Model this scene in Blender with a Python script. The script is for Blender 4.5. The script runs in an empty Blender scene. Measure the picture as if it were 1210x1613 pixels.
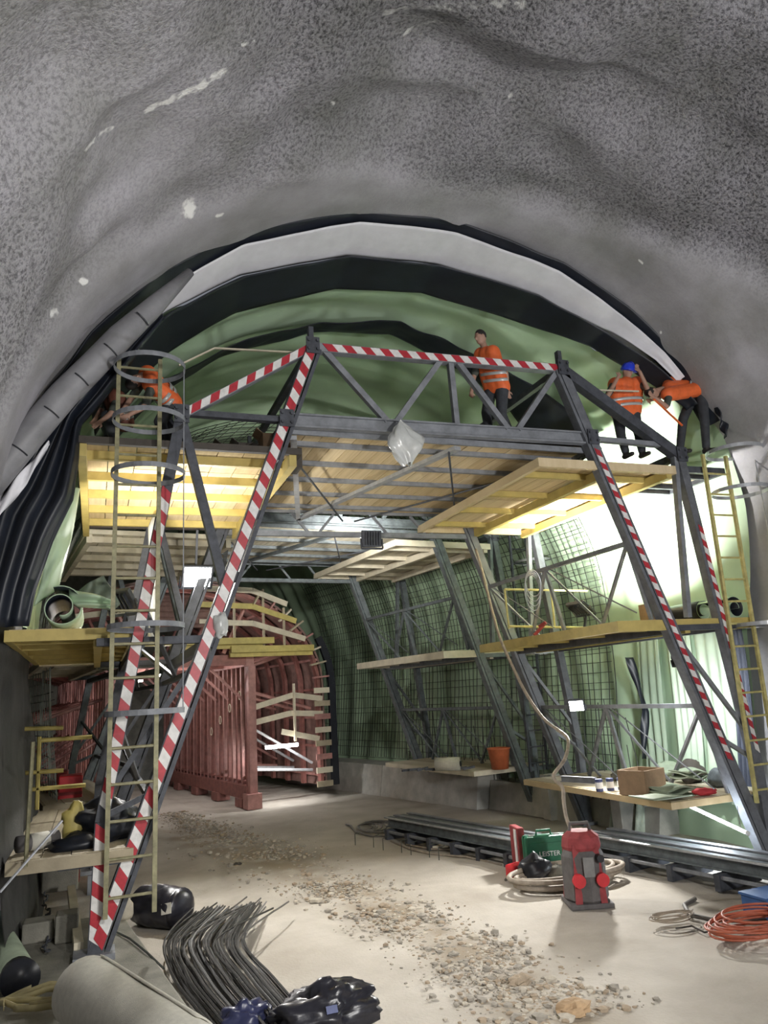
import bpy, bmesh, math, random
import numpy as np
from mathutils import Vector, Matrix
random.seed(7)
S = bpy.context.scene
COL = S.collection

# ------------------------------------------------------------------ camera
FPX, CX, CY, HCAM = 1181.0, 605.0, 806.0, 2.9
def _n(v): return Vector(v).normalized()
_dy = _n((150 - CX, 1120 - CY, FPX))
_up = _n((303 - CX, -4075 - CY, FPX)); _up = (_up - _dy * _up.dot(_dy)).normalized()
_dx = _dy.cross(_up)
ROT = Matrix((_dx, _dy, _up))                     # camera vector (right, down, forward) -> world
EYE = Vector((0, 0, HCAM))
cam = bpy.data.cameras.new('camera'); camo = bpy.data.objects.new('camera', cam); COL.objects.link(camo)
cam.sensor_fit = 'VERTICAL'; cam.sensor_height = 36.0; cam.lens = FPX / 1613.0 * 36.0
cam.clip_start = 0.05; cam.clip_end = 200
camo.matrix_world = Matrix((
    (ROT[0][0], -ROT[0][1], -ROT[0][2], 0), (ROT[1][0], -ROT[1][1], -ROT[1][2], 0),
    (ROT[2][0], -ROT[2][1], -ROT[2][2], HCAM), (0, 0, 0, 1)))
S.camera = camo
def ray(x, y): return ROT @ Vector((x - CX, y - CY, FPX))
def P(x, y, Y=9.5): d = ray(x, y); return EYE + d * (Y / d.y)
def G(x, y, Z=0.0): d = ray(x, y); return EYE + d * ((Z - HCAM) / d.z)
def PX(x, y, X): d = ray(x, y); return EYE + d * (X / d.x)

# ------------------------------------------------------------------ world, exposure
w = bpy.data.worlds.new('world'); S.world = w; w.use_nodes = True
w.node_tree.nodes['Background'].inputs[0].default_value = (0.75, 0.8, 0.9, 1)
w.node_tree.nodes['Background'].inputs[1].default_value = 0.25
S.view_settings.view_transform = 'Standard'; S.view_settings.look = 'None'
S.view_settings.exposure = 0.0; S.view_settings.gamma = 1.0; S.view_settings.use_curve_mapping = False

# ------------------------------------------------------------------ unseen spots: a low floodlight, the others added as fill
def lamp(name, kind, loc, target, power, color=(1, 1, 1), size=0.3, spot=120, blend=0.6):
    l = bpy.data.lights.new(name, kind); l.energy = power; l.color = color
    if kind == 'AREA': l.shape = 'DISK'; l.size = size
    else: l.shadow_soft_size = size
    if kind == 'SPOT': l.spot_size = math.radians(spot); l.spot_blend = blend
    o = bpy.data.objects.new(name, l); COL.objects.link(o); o.location = loc
    o.rotation_euler = (Vector(target) - Vector(loc)).to_track_quat('-Z', 'Y').to_euler()
    return o
lamp('vault_fill_spot', 'SPOT', (5.2, -3.5, 3.6), (4.6, 7.5, 6.2), 2900, (1.0, 0.98, 0.95), 0.35, 110, 0.8)  # added fill behind the camera for the vault, no mast modelled
lamp('low_floodlight', 'SPOT', (8.2, 2.0, 1.0), (3.0, 7.5, 9.8), 900, (0.93, 0.94, 1.0), 0.2, 120, 0.9)
lamp('wall_fill_spot', 'SPOT', (1.6, 1.0, 4.6), (-0.9, 6.0, 6.5), 420, (1.0, 0.97, 0.92), 0.2, 120, 0.9)  # added out of view to lighten the left wall
lamp('floor_fill_spot', 'SPOT', (3.2, -1.0, 6.2), (2.7, 9.2, 0.0), 2700, (1.0, 0.98, 0.95), 0.15, 40, 1.0)  # added behind the camera to brighten the middle of the floor

# ------------------------------------------------------------------ materials
MATS = {}
def mat(name, col, rough=0.7, metal=0.0, var=0.15, scale=6.0, bump=0.0, bscale=60.0, col2=None, trans=0.0, spec=0.5, emit=None, estr=0.0, stretch=None):
    if name in MATS: return MATS[name]
    m = bpy.data.materials.new(name); m.use_nodes = True; nt = m.node_tree; N = nt.nodes; L = nt.links
    b = N['Principled BSDF']
    b.inputs['Roughness'].default_value = rough; b.inputs['Metallic'].default_value = metal
    b.inputs['Specular IOR Level'].default_value = spec
    tc = N.new('ShaderNodeTexCoord'); mp = N.new('ShaderNodeMapping'); L.new(tc.outputs['Object'], mp.inputs[0])
    if stretch: mp.inputs['Scale'].default_value = stretch
    no = N.new('ShaderNodeTexNoise'); no.inputs['Scale'].default_value = scale; no.inputs['Detail'].default_value = 6; no.inputs['Roughness'].default_value = 0.65
    L.new(mp.outputs[0], no.inputs[0])
    r = N.new('ShaderNodeValToRGB'); L.new(no.outputs['Fac'], r.inputs[0])
    c2 = col2 if col2 else tuple(max(0, c * (1 - 2.2 * var)) for c in col)
    r.color_ramp.elements[0].position = 0.3; r.color_ramp.elements[0].color = (*c2, 1)
    r.color_ramp.elements[1].position = 0.68; r.color_ramp.elements[1].color = (*col, 1)
    L.new(r.outputs[0], b.inputs['Base Color'])
    if bump:
        n2 = N.new('ShaderNodeTexNoise'); n2.inputs['Scale'].default_value = bscale; n2.inputs['Detail'].default_value = 3
        L.new(mp.outputs[0], n2.inputs[0])
        bp = N.new('ShaderNodeBump'); bp.inputs['Strength'].default_value = bump; bp.inputs['Distance'].default_value = 0.02
        L.new(n2.outputs['Fac'], bp.inputs['Height']); L.new(bp.outputs[0], b.inputs['Normal'])
    if trans:
        b.inputs['Transmission Weight'].default_value = trans
    if emit:
        b.inputs['Emission Color'].default_value = (*emit, 1); b.inputs['Emission Strength'].default_value = estr
    MATS[name] = m
    return m
steel = mat('galvanised_steel', (0.27, 0.285, 0.31), 0.6, 0.2, 0.2, 5, 0.1, 40)
dsteel = mat('dark_steel', (0.085, 0.092, 0.11), 0.6, 0.15, 0.25, 7, 0.1, 40)
gsteel = mat('green_grey_steel', (0.16, 0.185, 0.195), 0.7, 0.1, 0.25, 7)
lsteel = mat('bright_steel', (0.55, 0.57, 0.6), 0.4, 0.5, 0.15, 8)
ladsteel = mat('ladder_yellowed_steel', (0.33, 0.31, 0.18), 0.5, 0.2, 0.25, 9)
ladsteel_r = mat('ladder_yellow_paint', (0.62, 0.55, 0.22), 0.5, 0.0, 0.2, 9)
ply = mat('plywood_board', (0.62, 0.49, 0.29), 0.65, 0, 0.16, 1.6, 0.05, 30, col2=(0.46, 0.35, 0.19), stretch=(3, .6, 1))
ply2 = mat('plywood_board_light', (0.68, 0.56, 0.36), 0.65, 0, 0.1, 1.6, 0.05, 30, col2=(0.54, 0.42, 0.24), stretch=(3, .6, 1))
oldwood = mat('weathered_board', (0.42, 0.36, 0.25), 0.75, 0, 0.2, 3, 0.1, 40, col2=(0.27, 0.23, 0.16))
palewood = mat('pale_board', (0.66, 0.60, 0.46), 0.7, 0, 0.15, 3, 0.05, 40)
ytimber = mat('yellow_timber_beam', (0.52, 0.41, 0.13), 0.6, 0, 0.12, 4)
ytimber2 = mat('dull_yellow_timber', (0.52, 0.43, 0.13), 0.6, 0, 0.15, 4)
redsteel = mat('red_formwork_steel', (0.30, 0.12, 0.10), 0.55, 0.1, 0.25, 5, 0.05, 30)
redsteel2 = mat('pinkish_red_steel', (0.44, 0.22, 0.195), 0.5, 0.1, 0.2, 5)
rust = mat('rusty_red_sheet', (0.24, 0.14, 0.12), 0.6, 0.1, 0.25, 4)
tape_w = mat('tape_white', (0.78, 0.77, 0.75), 0.4, 0, 0.12, 12)
tape_r = mat('tape_red', (0.48, 0.035, 0.05), 0.4, 0, 0.15, 12)
rebar = mat('rebar_steel', (0.085, 0.095, 0.085), 0.6, 0.4, 0.2, 9)
rebar_g = mat('rebar_grey', (0.22, 0.24, 0.21), 0.6, 0.3, 0.2, 9)
black = mat('black_plastic', (0.018, 0.02, 0.028), 0.38, 0, 0.2, 6)
blacksheet = mat('black_membrane', (0.012, 0.016, 0.026), 0.45, 0, 0.25, 2, 0.05, 10)
concrete = mat('cast_concrete', (0.50, 0.49, 0.45), 0.85, 0, 0.15, 3, 0.2, 60)
dconcrete = mat('dusty_concrete', (0.26, 0.25, 0.21), 0.9, 0, 0.2, 3, 0.3, 60)
white_m = mat('white_plastic', (0.78, 0.79, 0.79), 0.5, 0, 0.06, 4)
cream = mat('cream_fabric', (0.62, 0.60, 0.52), 0.85, 0, 0.08, 20, 0.2, 150)
card = mat('brown_cardboard', (0.30, 0.20, 0.12), 0.8, 0, 0.15, 5)
dcard = mat('dark_box_board', (0.07, 0.06, 0.05), 0.8, 0, 0.15, 5)
glow = mat('lamp_glass', (1, 1, 1), 0.3, emit=(1.0, 0.98, 0.92), estr=30.0)
tube_glow = mat('tube_glass', (1, 1, 1), 0.3, emit=(0.95, 0.98, 1.0), estr=14.0)

# ------------------------------------------------------------------ mesh builder
class MB:
    def __init__(s): s.v = []; s.f = []; s.m = []
    def add(s, vs, fs, mi=0):
        o = len(s.v); s.v += [tuple(v) for v in vs]
        for f in fs: s.f.append(tuple(i + o for i in f)); s.m.append(mi)
    def box(s, c, d, mi=0, rot=None):
        vs = [Vector((x * d[0] / 2, y * d[1] / 2, z * d[2] / 2)) for x in (-1, 1) for y in (-1, 1) for z in (-1, 1)]
        if rot: vs = [rot @ v for v in vs]
        c = Vector(c); s.add([v + c for v in vs], [(0, 1, 3, 2), (4, 6, 7, 5), (0, 4, 5, 1), (2, 3, 7, 6), (0, 2, 6, 4), (1, 5, 7, 3)], mi)
        return s
    def bar(s, a, b, w, h=None, up=(0, 0, 1), mi=0):
        a = Vector(a); b = Vector(b); h = h or w; d = (b - a).normalized(); u = Vector(up)
        if abs(d.dot(u)) > 0.97: u = Vector((0, 1, 0)) if abs(d.y) < 0.9 else Vector((1, 0, 0))
        r = d.cross(u).normalized(); u = r.cross(d)
        vs = [p + r * (i * w / 2) + u * (j * h / 2) for p in (a, b) for i, j in ((-1, -1), (1, -1), (1, 1), (-1, 1))]
        s.add(vs, [(3, 2, 1, 0), (4, 5, 6, 7), (0, 1, 5, 4), (1, 2, 6, 5), (2, 3, 7, 6), (3, 0, 4, 7)], mi); return s
    def tube(s, pts, r, n=6, mi=0, cap=True, closed=False):
        pts = [Vector(p) for p in pts]; k = len(pts); base = len(s.v); prev = None
        rr = r if isinstance(r, (list, tuple)) else [r] * k
        for i, p in enumerate(pts):
            if closed: d = pts[(i + 1) % k] - pts[i - 1]
            else: d = pts[min(i + 1, k - 1)] - pts[max(i - 1, 0)]
            d = d.normalized() if d.length > 1e-9 else Vector((0, 0, 1))
            if prev is None:
                u = Vector((0, 0, 1)) if abs(d.z) < 0.9 else Vector((1, 0, 0))
                u = (u - d * u.dot(d)).normalized()
            else:
                u = prev - d * prev.dot(d); u = u.normalized() if u.length > 1e-6 else d.orthogonal().normalized()
            prev = u; q = d.cross(u)
            for j in range(n):
                a = 2 * math.pi * j / n; s.v.append(tuple(p + (u * math.cos(a) + q * math.sin(a)) * rr[i]))
        for i in range(k if closed else k - 1):
            i2 = (i + 1) % k
            for j in range(n):
                s.f.append((base + i * n + j, base + i * n + (j + 1) % n, base + i2 * n + (j + 1) % n, base + i2 * n + j)); s.m.append(mi)
        if cap and not closed:
            s.f.append(tuple(base + j for j in reversed(range(n)))); s.m.append(mi)
            s.f.append(tuple(base + (k - 1) * n + j for j in range(n))); s.m.append(mi)
        return s
    def grid(s, fn, nu, nv, mi=0):
        base = len(s.v)
        for i in range(nu + 1):
            for j in range(nv + 1): s.v.append(tuple(fn(i / nu, j / nv)))
        for i in range(nu):
            for j in range(nv):
                a = base + i * (nv + 1) + j; s.f.append((a, a + nv + 1, a + nv + 2, a + 1)); s.m.append(mi)
        return s
    def lathe(s, prof, n=16, c=(0, 0, 0), mi=0, rot=None):
        base = len(s.v); c = Vector(c)
        for (r, z) in prof:
            for j in range(n):
                a = 2 * math.pi * j / n; v = Vector((r * math.cos(a), r * math.sin(a), z))
                s.v.append(tuple((rot @ v if rot else v) + c))
        for i in range(len(prof) - 1):
            for j in range(n):
                s.f.append((base + i * n + j, base + i * n + (j + 1) % n, base + (i + 1) * n + (j + 1) % n, base + (i + 1) * n + j)); s.m.append(mi)
        if prof[0][0] > 1e-4: s.f.append(tuple(base + j for j in reversed(range(n)))); s.m.append(mi)
        if prof[-1][0] > 1e-4: s.f.append(tuple(base + (len(prof) - 1) * n + j for j in range(n))); s.m.append(mi)
        return s
def thing(name, label, cat, loc=(0, 0, 0), rz=0.0, group=None):
    o = bpy.data.objects.new(name, None); COL.objects.link(o); o.location = loc; o.rotation_euler = (0, 0, rz)
    o.empty_display_size = 0.1
    tag(o, label, cat, group); return o
def tag(o, label=None, cat=None, group=None, kind=None):
    if label: o['label'] = label
    if cat: o['category'] = cat
    if group: o['group'] = group
    if kind: o['kind'] = kind
    return o
def build(name, mb, mats, parent=None, smooth=False, solid=0.0, subd=0, bevel=0.0, label=None):
    me = bpy.data.meshes.new(name); me.from_pydata(mb.v, [], mb.f)
    ms = mats if isinstance(mats, (list, tuple)) else [mats]
    for m in ms: me.materials.append(m)
    if len(ms) > 1: me.polygons.foreach_set('material_index', mb.m)
    if smooth: me.polygons.foreach_set('use_smooth', [True] * len(me.polygons))
    me.update()
    o = bpy.data.objects.new(name, me); COL.objects.link(o)
    if parent: o.parent = parent            # local coordinates of the parent
    if label: o['label'] = label
    if solid: md = o.modifiers.new('thick', 'SOLIDIFY'); md.thickness = solid; md.offset = 0
    if bevel: md = o.modifiers.new('bevel', 'BEVEL'); md.width = bevel; md.segments = 2; md.limit_method = 'ANGLE'
    if subd: md = o.modifiers.new('sub', 'SUBSURF'); md.levels = subd; md.render_levels = subd
    return o
UNIT = {}
def cube(name, c, d, m, parent=None, rz=0.0, ry=0.0, rx=0.0):
    """one small block, mesh data shared by all blocks of the same material"""
    if m.name not in UNIT:
        me = bpy.data.meshes.new('block_' + m.name); b = MB().box((0, 0, 0), (1, 1, 1)); me.from_pydata(b.v, [], b.f); me.materials.append(m); UNIT[m.name] = me
    o = bpy.data.objects.new(name, UNIT[m.name]); COL.objects.link(o)
    o.location = c; o.scale = d; o.rotation_euler = (rx, ry, rz)
    if parent: o.parent = parent
    return o
def copy_tree(o, parent=None):
    c = o.copy(); COL.objects.link(c)
    if parent: c.parent = parent
    for ch in list(o.children): copy_tree(ch, c)
    return c

# ------------------------------------------------------------------ noise for real relief
_rs = np.random.RandomState(3); _LAT = _rs.rand(64, 64, 64)
def vnoise(x, y, z):
    xi = np.floor(x).astype(int); yi = np.floor(y).astype(int); zi = np.floor(z).astype(int)
    fx = x - xi; fy = y - yi; fz = z - zi
    fx = fx * fx * (3 - 2 * fx); fy = fy * fy * (3 - 2 * fy); fz = fz * fz * (3 - 2 * fz); r = 0
    for a in (0, 1):
        for b in (0, 1):
            for c in (0, 1):
                r = r + _LAT[(xi + a) & 63, (yi + b) & 63, (zi + c) & 63] * (fx if a else 1 - fx) * (fy if b else 1 - fy) * (fz if c else 1 - fz)
    return r - 0.5
def fbm(x, y, z, o=4):
    r = 0; a = 1.0
    for i in range(o): r = r + a * vnoise(x * 2 ** i + 7 * i, y * 2 ** i + 3 * i, z * 2 ** i + 5 * i); a *= 0.5
    return r

# ------------------------------------------------------------------ tunnel section
XC, ZC, RA, RB = 4.85, 4.25, 5.95, 5.85
def drift(Y):                               # the tunnel bends to the left further in
    Y = np.asarray(Y, float)
    return np.where(Y < 13, 0.0, np.where(Y < 17.4, -(Y - 13) ** 2 / 40.0, -0.484 - 0.22 * (Y - 17.4)))
def _section():
    pts = []
    for z in np.linspace(-0.3, ZC, 40)[:-1]: pts.append((-(RA - 0.035 * (ZC - z) ** 1.6), z))
    for t in np.linspace(math.pi, 0, 160): pts.append((RA * math.cos(t), ZC + RB * math.sin(t)))
    for z in np.linspace(ZC, -0.3, 40)[1:]: pts.append((RA - 0.035 * (ZC - z) ** 1.6, z))
    return np.array(pts)
_SEC = _section(); _seg = np.r_[0, np.cumsum(np.hypot(*np.diff(_SEC, axis=0).T))]; SECLEN = _seg[-1]; _seg = _seg / SECLEN
def sec(s):
    s = np.clip(np.asarray(s, float), 0, 1); x = np.interp(s, _seg, _SEC[:, 0]); z = np.interp(s, _seg, _SEC[:, 1])
    e = 0.004
    tx = np.interp(np.clip(s + e, 0, 1), _seg, _SEC[:, 0]) - np.interp(np.clip(s - e, 0, 1), _seg, _SEC[:, 0])
    tz = np.interp(np.clip(s + e, 0, 1), _seg, _SEC[:, 1]) - np.interp(np.clip(s - e, 0, 1), _seg, _SEC[:, 1])
    l = np.hypot(tx, tz); return x + XC, z, tz / l, -tx / l       # position and inward normal
def lining(s, Y, off=0.0):
    x, z, nx, nz = sec(s); return np.stack([x + nx * off + drift(Y), np.asarray(Y, float) + 0 * x, z + nz * off], -1)
def np_grid(name, V, m, parent=None, smooth=True, attrs=None, solid=0):
    nu, nv = V.shape[:2]; idx = np.arange(nu * nv).reshape(nu, nv)
    F = np.stack([idx[:-1, :-1], idx[1:, :-1], idx[1:, 1:], idx[:-1, 1:]], -1).reshape(-1, 4)
    me = bpy.data.meshes.new(name); me.vertices.add(nu * nv); me.vertices.foreach_set('co', V.reshape(-1).astype(np.float32))
    me.loops.add(F.size); me.loops.foreach_set('vertex_index', F.reshape(-1).astype(np.int32))
    me.polygons.add(len(F)); me.polygons.foreach_set('loop_start', np.arange(0, F.size, 4).astype(np.int32))
    me.polygons.foreach_set('loop_total', np.full(len(F), 4, np.int32)); me.polygons.foreach_set('use_smooth', np.full(len(F), smooth))
    me.update(calc_edges=True); me.validate()
    for k, a in (attrs or {}).items():
        at = me.attributes.new(k, 'FLOAT', 'POINT'); at.data.foreach_set('value', a.reshape(-1).astype(np.float32))
    me.materials.append(m); o = bpy.data.objects.new(name, me); COL.objects.link(o)
    if parent: o.parent = parent
    if solid: md = o.modifiers.new('thick', 'SOLIDIFY'); md.thickness = solid; md.offset = 0
    return o

# shotcrete material: grains, shade of the pits put into the colour, chalky spots from an attribute
def shotcrete_mat():
    m = bpy.data.materials.new('sprayed_concrete'); m.use_nodes = True; nt = m.node_tree; N = nt.nodes; L = nt.links; b = N['Principled BSDF']
    b.inputs['Roughness'].default_value = 0.85
    tc = N.new('ShaderNodeTexCoord')
    n1 = N.new('ShaderNodeTexNoise'); n1.inputs['Scale'].default_value = 0.9; n1.inputs['Detail'].default_value = 7; n1.inputs['Roughness'].default_value = 0.6
    n2 = N.new('ShaderNodeTexNoise'); n2.inputs['Scale'].default_value = 24; n2.inputs['Detail'].default_value = 4; n2.inputs['Roughness'].default_value = 0.72
    for n in (n1, n2): L.new(tc.outputs['Object'], n.inputs[0])
    r = N.new('ShaderNodeValToRGB'); L.new(n1.outputs[0], r.inputs[0])
    r.color_ramp.elements[0].position = 0.32; r.color_ramp.elements[0].color = (0.25, 0.25, 0.245, 1)
    r.color_ramp.elements[1].position = 0.7; r.color_ramp.elements[1].color = (0.415, 0.405, 0.44, 1)
    ro = N.new('ShaderNodeAttribute'); ro.attribute_name = 'rough'
    wh = N.new('ShaderNodeAttribute'); wh.attribute_name = 'chalk'
    r2 = N.new('ShaderNodeValToRGB'); L.new(n2.outputs[0], r2.inputs[0])
    r2.color_ramp.elements[0].position = 0.36; r2.color_ramp.elements[0].color = (0.20, 0.20, 0.205, 1)
    r2.color_ramp.elements[1].position = 0.56; r2.color_ramp.elements[1].color = (1.2, 1.2, 1.2, 1)
    mul = N.new('ShaderNodeMix'); mul.data_type = 'RGBA'; mul.blend_type = 'MULTIPLY'
    L.new(ro.outputs['Fac'], mul.inputs['Factor']); L.new(r.outputs[0], mul.inputs['A']); L.new(r2.outputs[0], mul.inputs['B'])
    n3 = N.new('ShaderNodeTexNoise'); n3.inputs['Scale'].default_value = 9; n3.inputs['Detail'].default_value = 6
    L.new(tc.outputs['Object'], n3.inputs[0])
    sm = N.new('ShaderNodeMath'); sm.operation = 'MULTIPLY'; L.new(wh.outputs['Fac'], sm.inputs[0]); L.new(n3.outputs[0], sm.inputs[1])
    st = N.new('ShaderNodeMapRange'); L.new(sm.outputs[0], st.inputs[0]); st.inputs[1].default_value = 0.28; st.inputs[2].default_value = 0.42
    mx = N.new('ShaderNodeMix'); mx.data_type = 'RGBA'; L.new(st.outputs[0], mx.inputs['Factor']); L.new(mul.outputs['Result'], mx.inputs['A'])
    mx.inputs['B'].default_value = (0.8, 0.8, 0.78, 1); L.new(mx.outputs['Result'], b.inputs['Base Color'])
    bp = N.new('ShaderNodeBump'); bp.inputs['Distance'].default_value = 0.16
    ms = N.new('ShaderNodeMath'); ms.operation = 'MULTIPLY_ADD'; L.new(ro.outputs['Fac'], ms.inputs[0]); ms.inputs[1].default_value = 0.75; ms.inputs[2].default_value = 0.12
    L.new(ms.outputs[0], bp.inputs['Strength']); L.new(n2.outputs[0], bp.inputs['Height']); L.new(bp.outputs[0], b.inputs['Normal'])
    return m
SHOT = shotcrete_mat()

# ------------------------------------------------------------------ shotcrete vault
ns_, ny_ = 420, 330
ss, yy = np.meshgrid(np.linspace(0, 1, ns_), np.linspace(-9, 10.6, ny_), indexing='ij')
x0, z0, nx0, nz0 = sec(ss)
sw = fbm(x0 * 0.42 + 11, yy * 0.55 + 4, z0 * 0.42 + 2, 3) * 0.55
ridge = np.abs(vnoise(x0 * 0.5 + 3, yy * 0.9 + 9, z0 * 0.5 + 1)) * 0.30
ringY = np.interp(ss, [0, .2, .35, .5, .58, .66, .8, 1], [7.6, 8.0, 8.3, 8.6, 8.45, 7.4, 6.4, 6.0]) + 0.5 * vnoise(ss * 12, ss * 0 + 3.3, ss * 0)
step = 1 / (1 + np.exp(-(yy - ringY) / 0.09))                     # smooth ring next to the membrane, sprayed a little thicker
fine = fbm(x0 * 3.1, yy * 3.1, z0 * 3.1, 3) * 0.035
fade = 1 - 0.75 * step
off = -0.34 + 0.24 * step + (sw * 1.15 - ridge * 1.25 + 0.03) * fade + fine * fade
rough = 1 - 0.93 * step; rough *= np.clip(0.75 + 1.2 * vnoise(x0 * 0.35 + 20, yy * 0.4, z0 * 0.35), 0.25, 1)
V = np.stack([x0 + nx0 * off, yy, z0 + nz0 * off], -1)
chalk = np.zeros_like(x0)
def chalk_spot(a, b, rad, k=1.0):
    """chalky splash on the vault: a, b = two points the splash runs between (world)"""
    a = np.array(a); b = np.array(b); d = b - a; L2 = max(1e-9, d @ d)
    t = np.clip(((V - a) @ d) / L2, 0, 1); q = a + t[..., None] * d; r = np.linalg.norm(V - q, axis=-1)
    np.maximum(chalk, k * np.clip(1 - r / rad, 0, 1) ** 0.5, out=chalk)
def vault_hit(px, py):
    """where the line of sight of a mark meets the vault"""
    d = np.array(ray(px, py)); C = np.array(EYE); rel = V.reshape(-1, 3) - C; t = rel @ d / (d @ d)
    e = np.linalg.norm(rel - t[:, None] * d, axis=1); e[t < 0] = 99; return V.reshape(-1, 3)[np.argmin(e)]
for (p, q, r, k) in [((230, 170), (350, 112), .10, 1.0), ((135, 235), (180, 200), .07, .9), ((295, 322), (297, 330), .17, 1.0), ((345, 342), (352, 338), .07, 1),
                     ((88, 490), (84, 495), .10, .9), ((125, 440), (132, 441), .07, .9), ((1040, 520), (1042, 522), .06, 1), ((520, 160), (528, 165), .08, .8),
                     ((610, 20), (820, 10), .14, .75), ((640, 50), (690, 30), .10, .9), ((800, 150), (870, 95), .08, .8), ((380, 70), (402, 60), .06, .9), ((660, 150), (700, 148), .06, .8), ((1010, 410), (1012, 412), .05, .9)]:
    chalk_spot(vault_hit(*p), vault_hit(*q), r, k)
o = np_grid('ceiling', V, SHOT, attrs={'rough': rough, 'chalk': chalk}); tag(o, kind='structure', label='rough grey sprayed concrete vault of the tunnel')

# ------------------------------------------------------------------ membrane lining beyond
green = mat('mint_membrane', (0.46, 0.60, 0.42), 0.45, 0, 0.10, 0.7, 0.04, 4, col2=(0.38, 0.51, 0.35))
whitegeo = mat('white_geotextile', (0.80, 0.80, 0.84), 0.8, 0, 0.06, 3, 0.1, 120)
greysheet = mat('grey_membrane', (0.27, 0.27, 0.285), 0.5, 0, 0.25, 1.2, 0.05, 5)
ss, yy = np.meshgrid(np.linspace(0.16, 1, 300), np.linspace(10.4, 36, 270), indexing='ij')
fold = (0.05 + .05 * np.clip((ss - .78) * 12, 0, 1)) * np.sin(yy * 5.5 + 6 * fbm(ss * 6, yy * 0.4, ss * 0, 2)) * np.clip(1.3 - np.abs(ss - .5) * 0.2, 0, 1)
fold += 0.16 * fbm(ss * 10, yy * 0.7, ss * 0 + 2, 3)
sp = np.abs(((yy - 10.4) / 2.05) % 1 - 0.5) * 2                      # seams every roll width
fe = np.exp(-(yy - 10.4) / 0.5); side_ = np.interp(ss, [0, .28, .36, .64, .72, .78, .86, 1], [1, 1, 0, 0, 1, .75, .2, .1])
Vg = lining(ss, yy - 0.9 * fe * side_, 0.10 + fold * (1 - fe) + 0.05 * sp ** 6 - 0.24 * fe * side_)
o = np_grid('wall_lining', Vg, green); tag(o, kind='structure', label='pale green waterproofing membrane lining the tunnel')
ss, yy = np.meshgrid(np.linspace(0.0, .162, 40), np.linspace(9.2, 36, 160), indexing='ij')
o = np_grid('wall_left', lining(ss, yy, 0.06 + .12 * fbm(ss * 20, yy * 1.1, ss * 0 + 3, 3)), mat('shaded_wall_concrete', (.05, .05, .046), .85, 0, .25, 2, .3, 30)); tag(o, kind='structure')  # dark tone puts the shade along the left wall into its colour

def faceted(s, nodes, fn):
    """positions fn(s) made straight between fixing points, as a sheet pulled between nails"""
    nd = np.asarray(nodes); k = np.clip(np.searchsorted(nd, s, side='right') - 1, 0, len(nd) - 2)
    a, b = nd[k], nd[k + 1]; t = (s - a) / (b - a); A = fn(a); B = fn(b); return A + (B - A) * t[..., None]
def strip(name, s0, s1, yf, yb, offf, offb, m, nodes, label, cat, ns=160, ny=14, solid=0.012, wave=0.03, seed=0):
    ss, vv = np.meshgrid(np.linspace(s0, s1, ns), np.linspace(0, 1, ny), indexing='ij')
    def fn(s): 
        Y = yf(s) + (yb(s) - yf(s)) * vv; return lining(s, Y, offf(s) + (offb(s) - offf(s)) * vv)
    V = faceted(ss, nodes, fn) * 0.8 + fn(ss) * 0.2
    V[..., 2] += wave * fbm(ss * 40 + seed, vv * 2, vv * 0, 2) * 0.6; V[..., 1] += wave * 1.5 * fbm(ss * 30 + seed, vv * 2, vv * 0 + 4, 2)
    o = np_grid(name, V, m, solid=solid, smooth=True); tag(o, label, cat); return o
cst = lambda c: (lambda s: np.asarray(s) * 0 + c)
ip = lambda xs, ys: (lambda s: np.interp(s, xs, ys))
NODE = [0.0, .06, .12, .18, .235, .29, .335, .385, .455, .515, .585, .635, .67, .705, .76, .85, .92, 1.0]
strip('geotextile_strip', .30, .69, ip([.30, .36, .5, .69], [9.9, 9.55, 9.5, 9.45]), ip([.30, .36, .5, .585, .632, .638, .69], [10.0, 10.2, 10.35, 10.2, 9.95, 9.75, 9.52]), cst(0.0), cst(0.10), whitegeo, NODE,
      'white geotextile strip around the edge of the green lining at the crown', 'geotextile strip', seed=3)
strip('black_membrane_strip', .27, .708, ip([.27, .36, .5, .63, .708], [9.75, 10.1, 10.25, 9.85, 9.4]), ip([.27, .36, .5, .587, .62, .65, .675, .708], [11.4, 11.1, 11.05, 10.8, 10.35, 10.2, 9.95, 9.6]), cst(0.18), cst(0.27), blacksheet, NODE,
      'black membrane strip hanging just inside the white geotextile edge', 'membrane strip', seed=9)
strip('black_backing_strip', .12, .725, ip([.1, .5, .7, .9], [9.42, 9.4, 9.35, 9.3]), ip([.1, .5, .9], [9.9, 9.75, 9.7]), cst(-0.12), cst(0.02), blacksheet, NODE,
      'thin black backing sheet edge against the grey shotcrete', 'membrane strip', seed=5)
strip('black_overlap_band', .20, .705, ip([.2, .33, .42, .5, .58, .66, .8], [11.9, 12.1, 12.2, 11.9, 12.2, 11.9, 11.8]), ip([.2, .5, .6, .7, .8], [13.2, 12.6, 13.0, 13.8, 13.8]), cst(0.36), cst(0.28), blacksheet, NODE,
      'black membrane band crossing the green vault above the deck', 'membrane strip', wave=0.08, seed=14)

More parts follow.
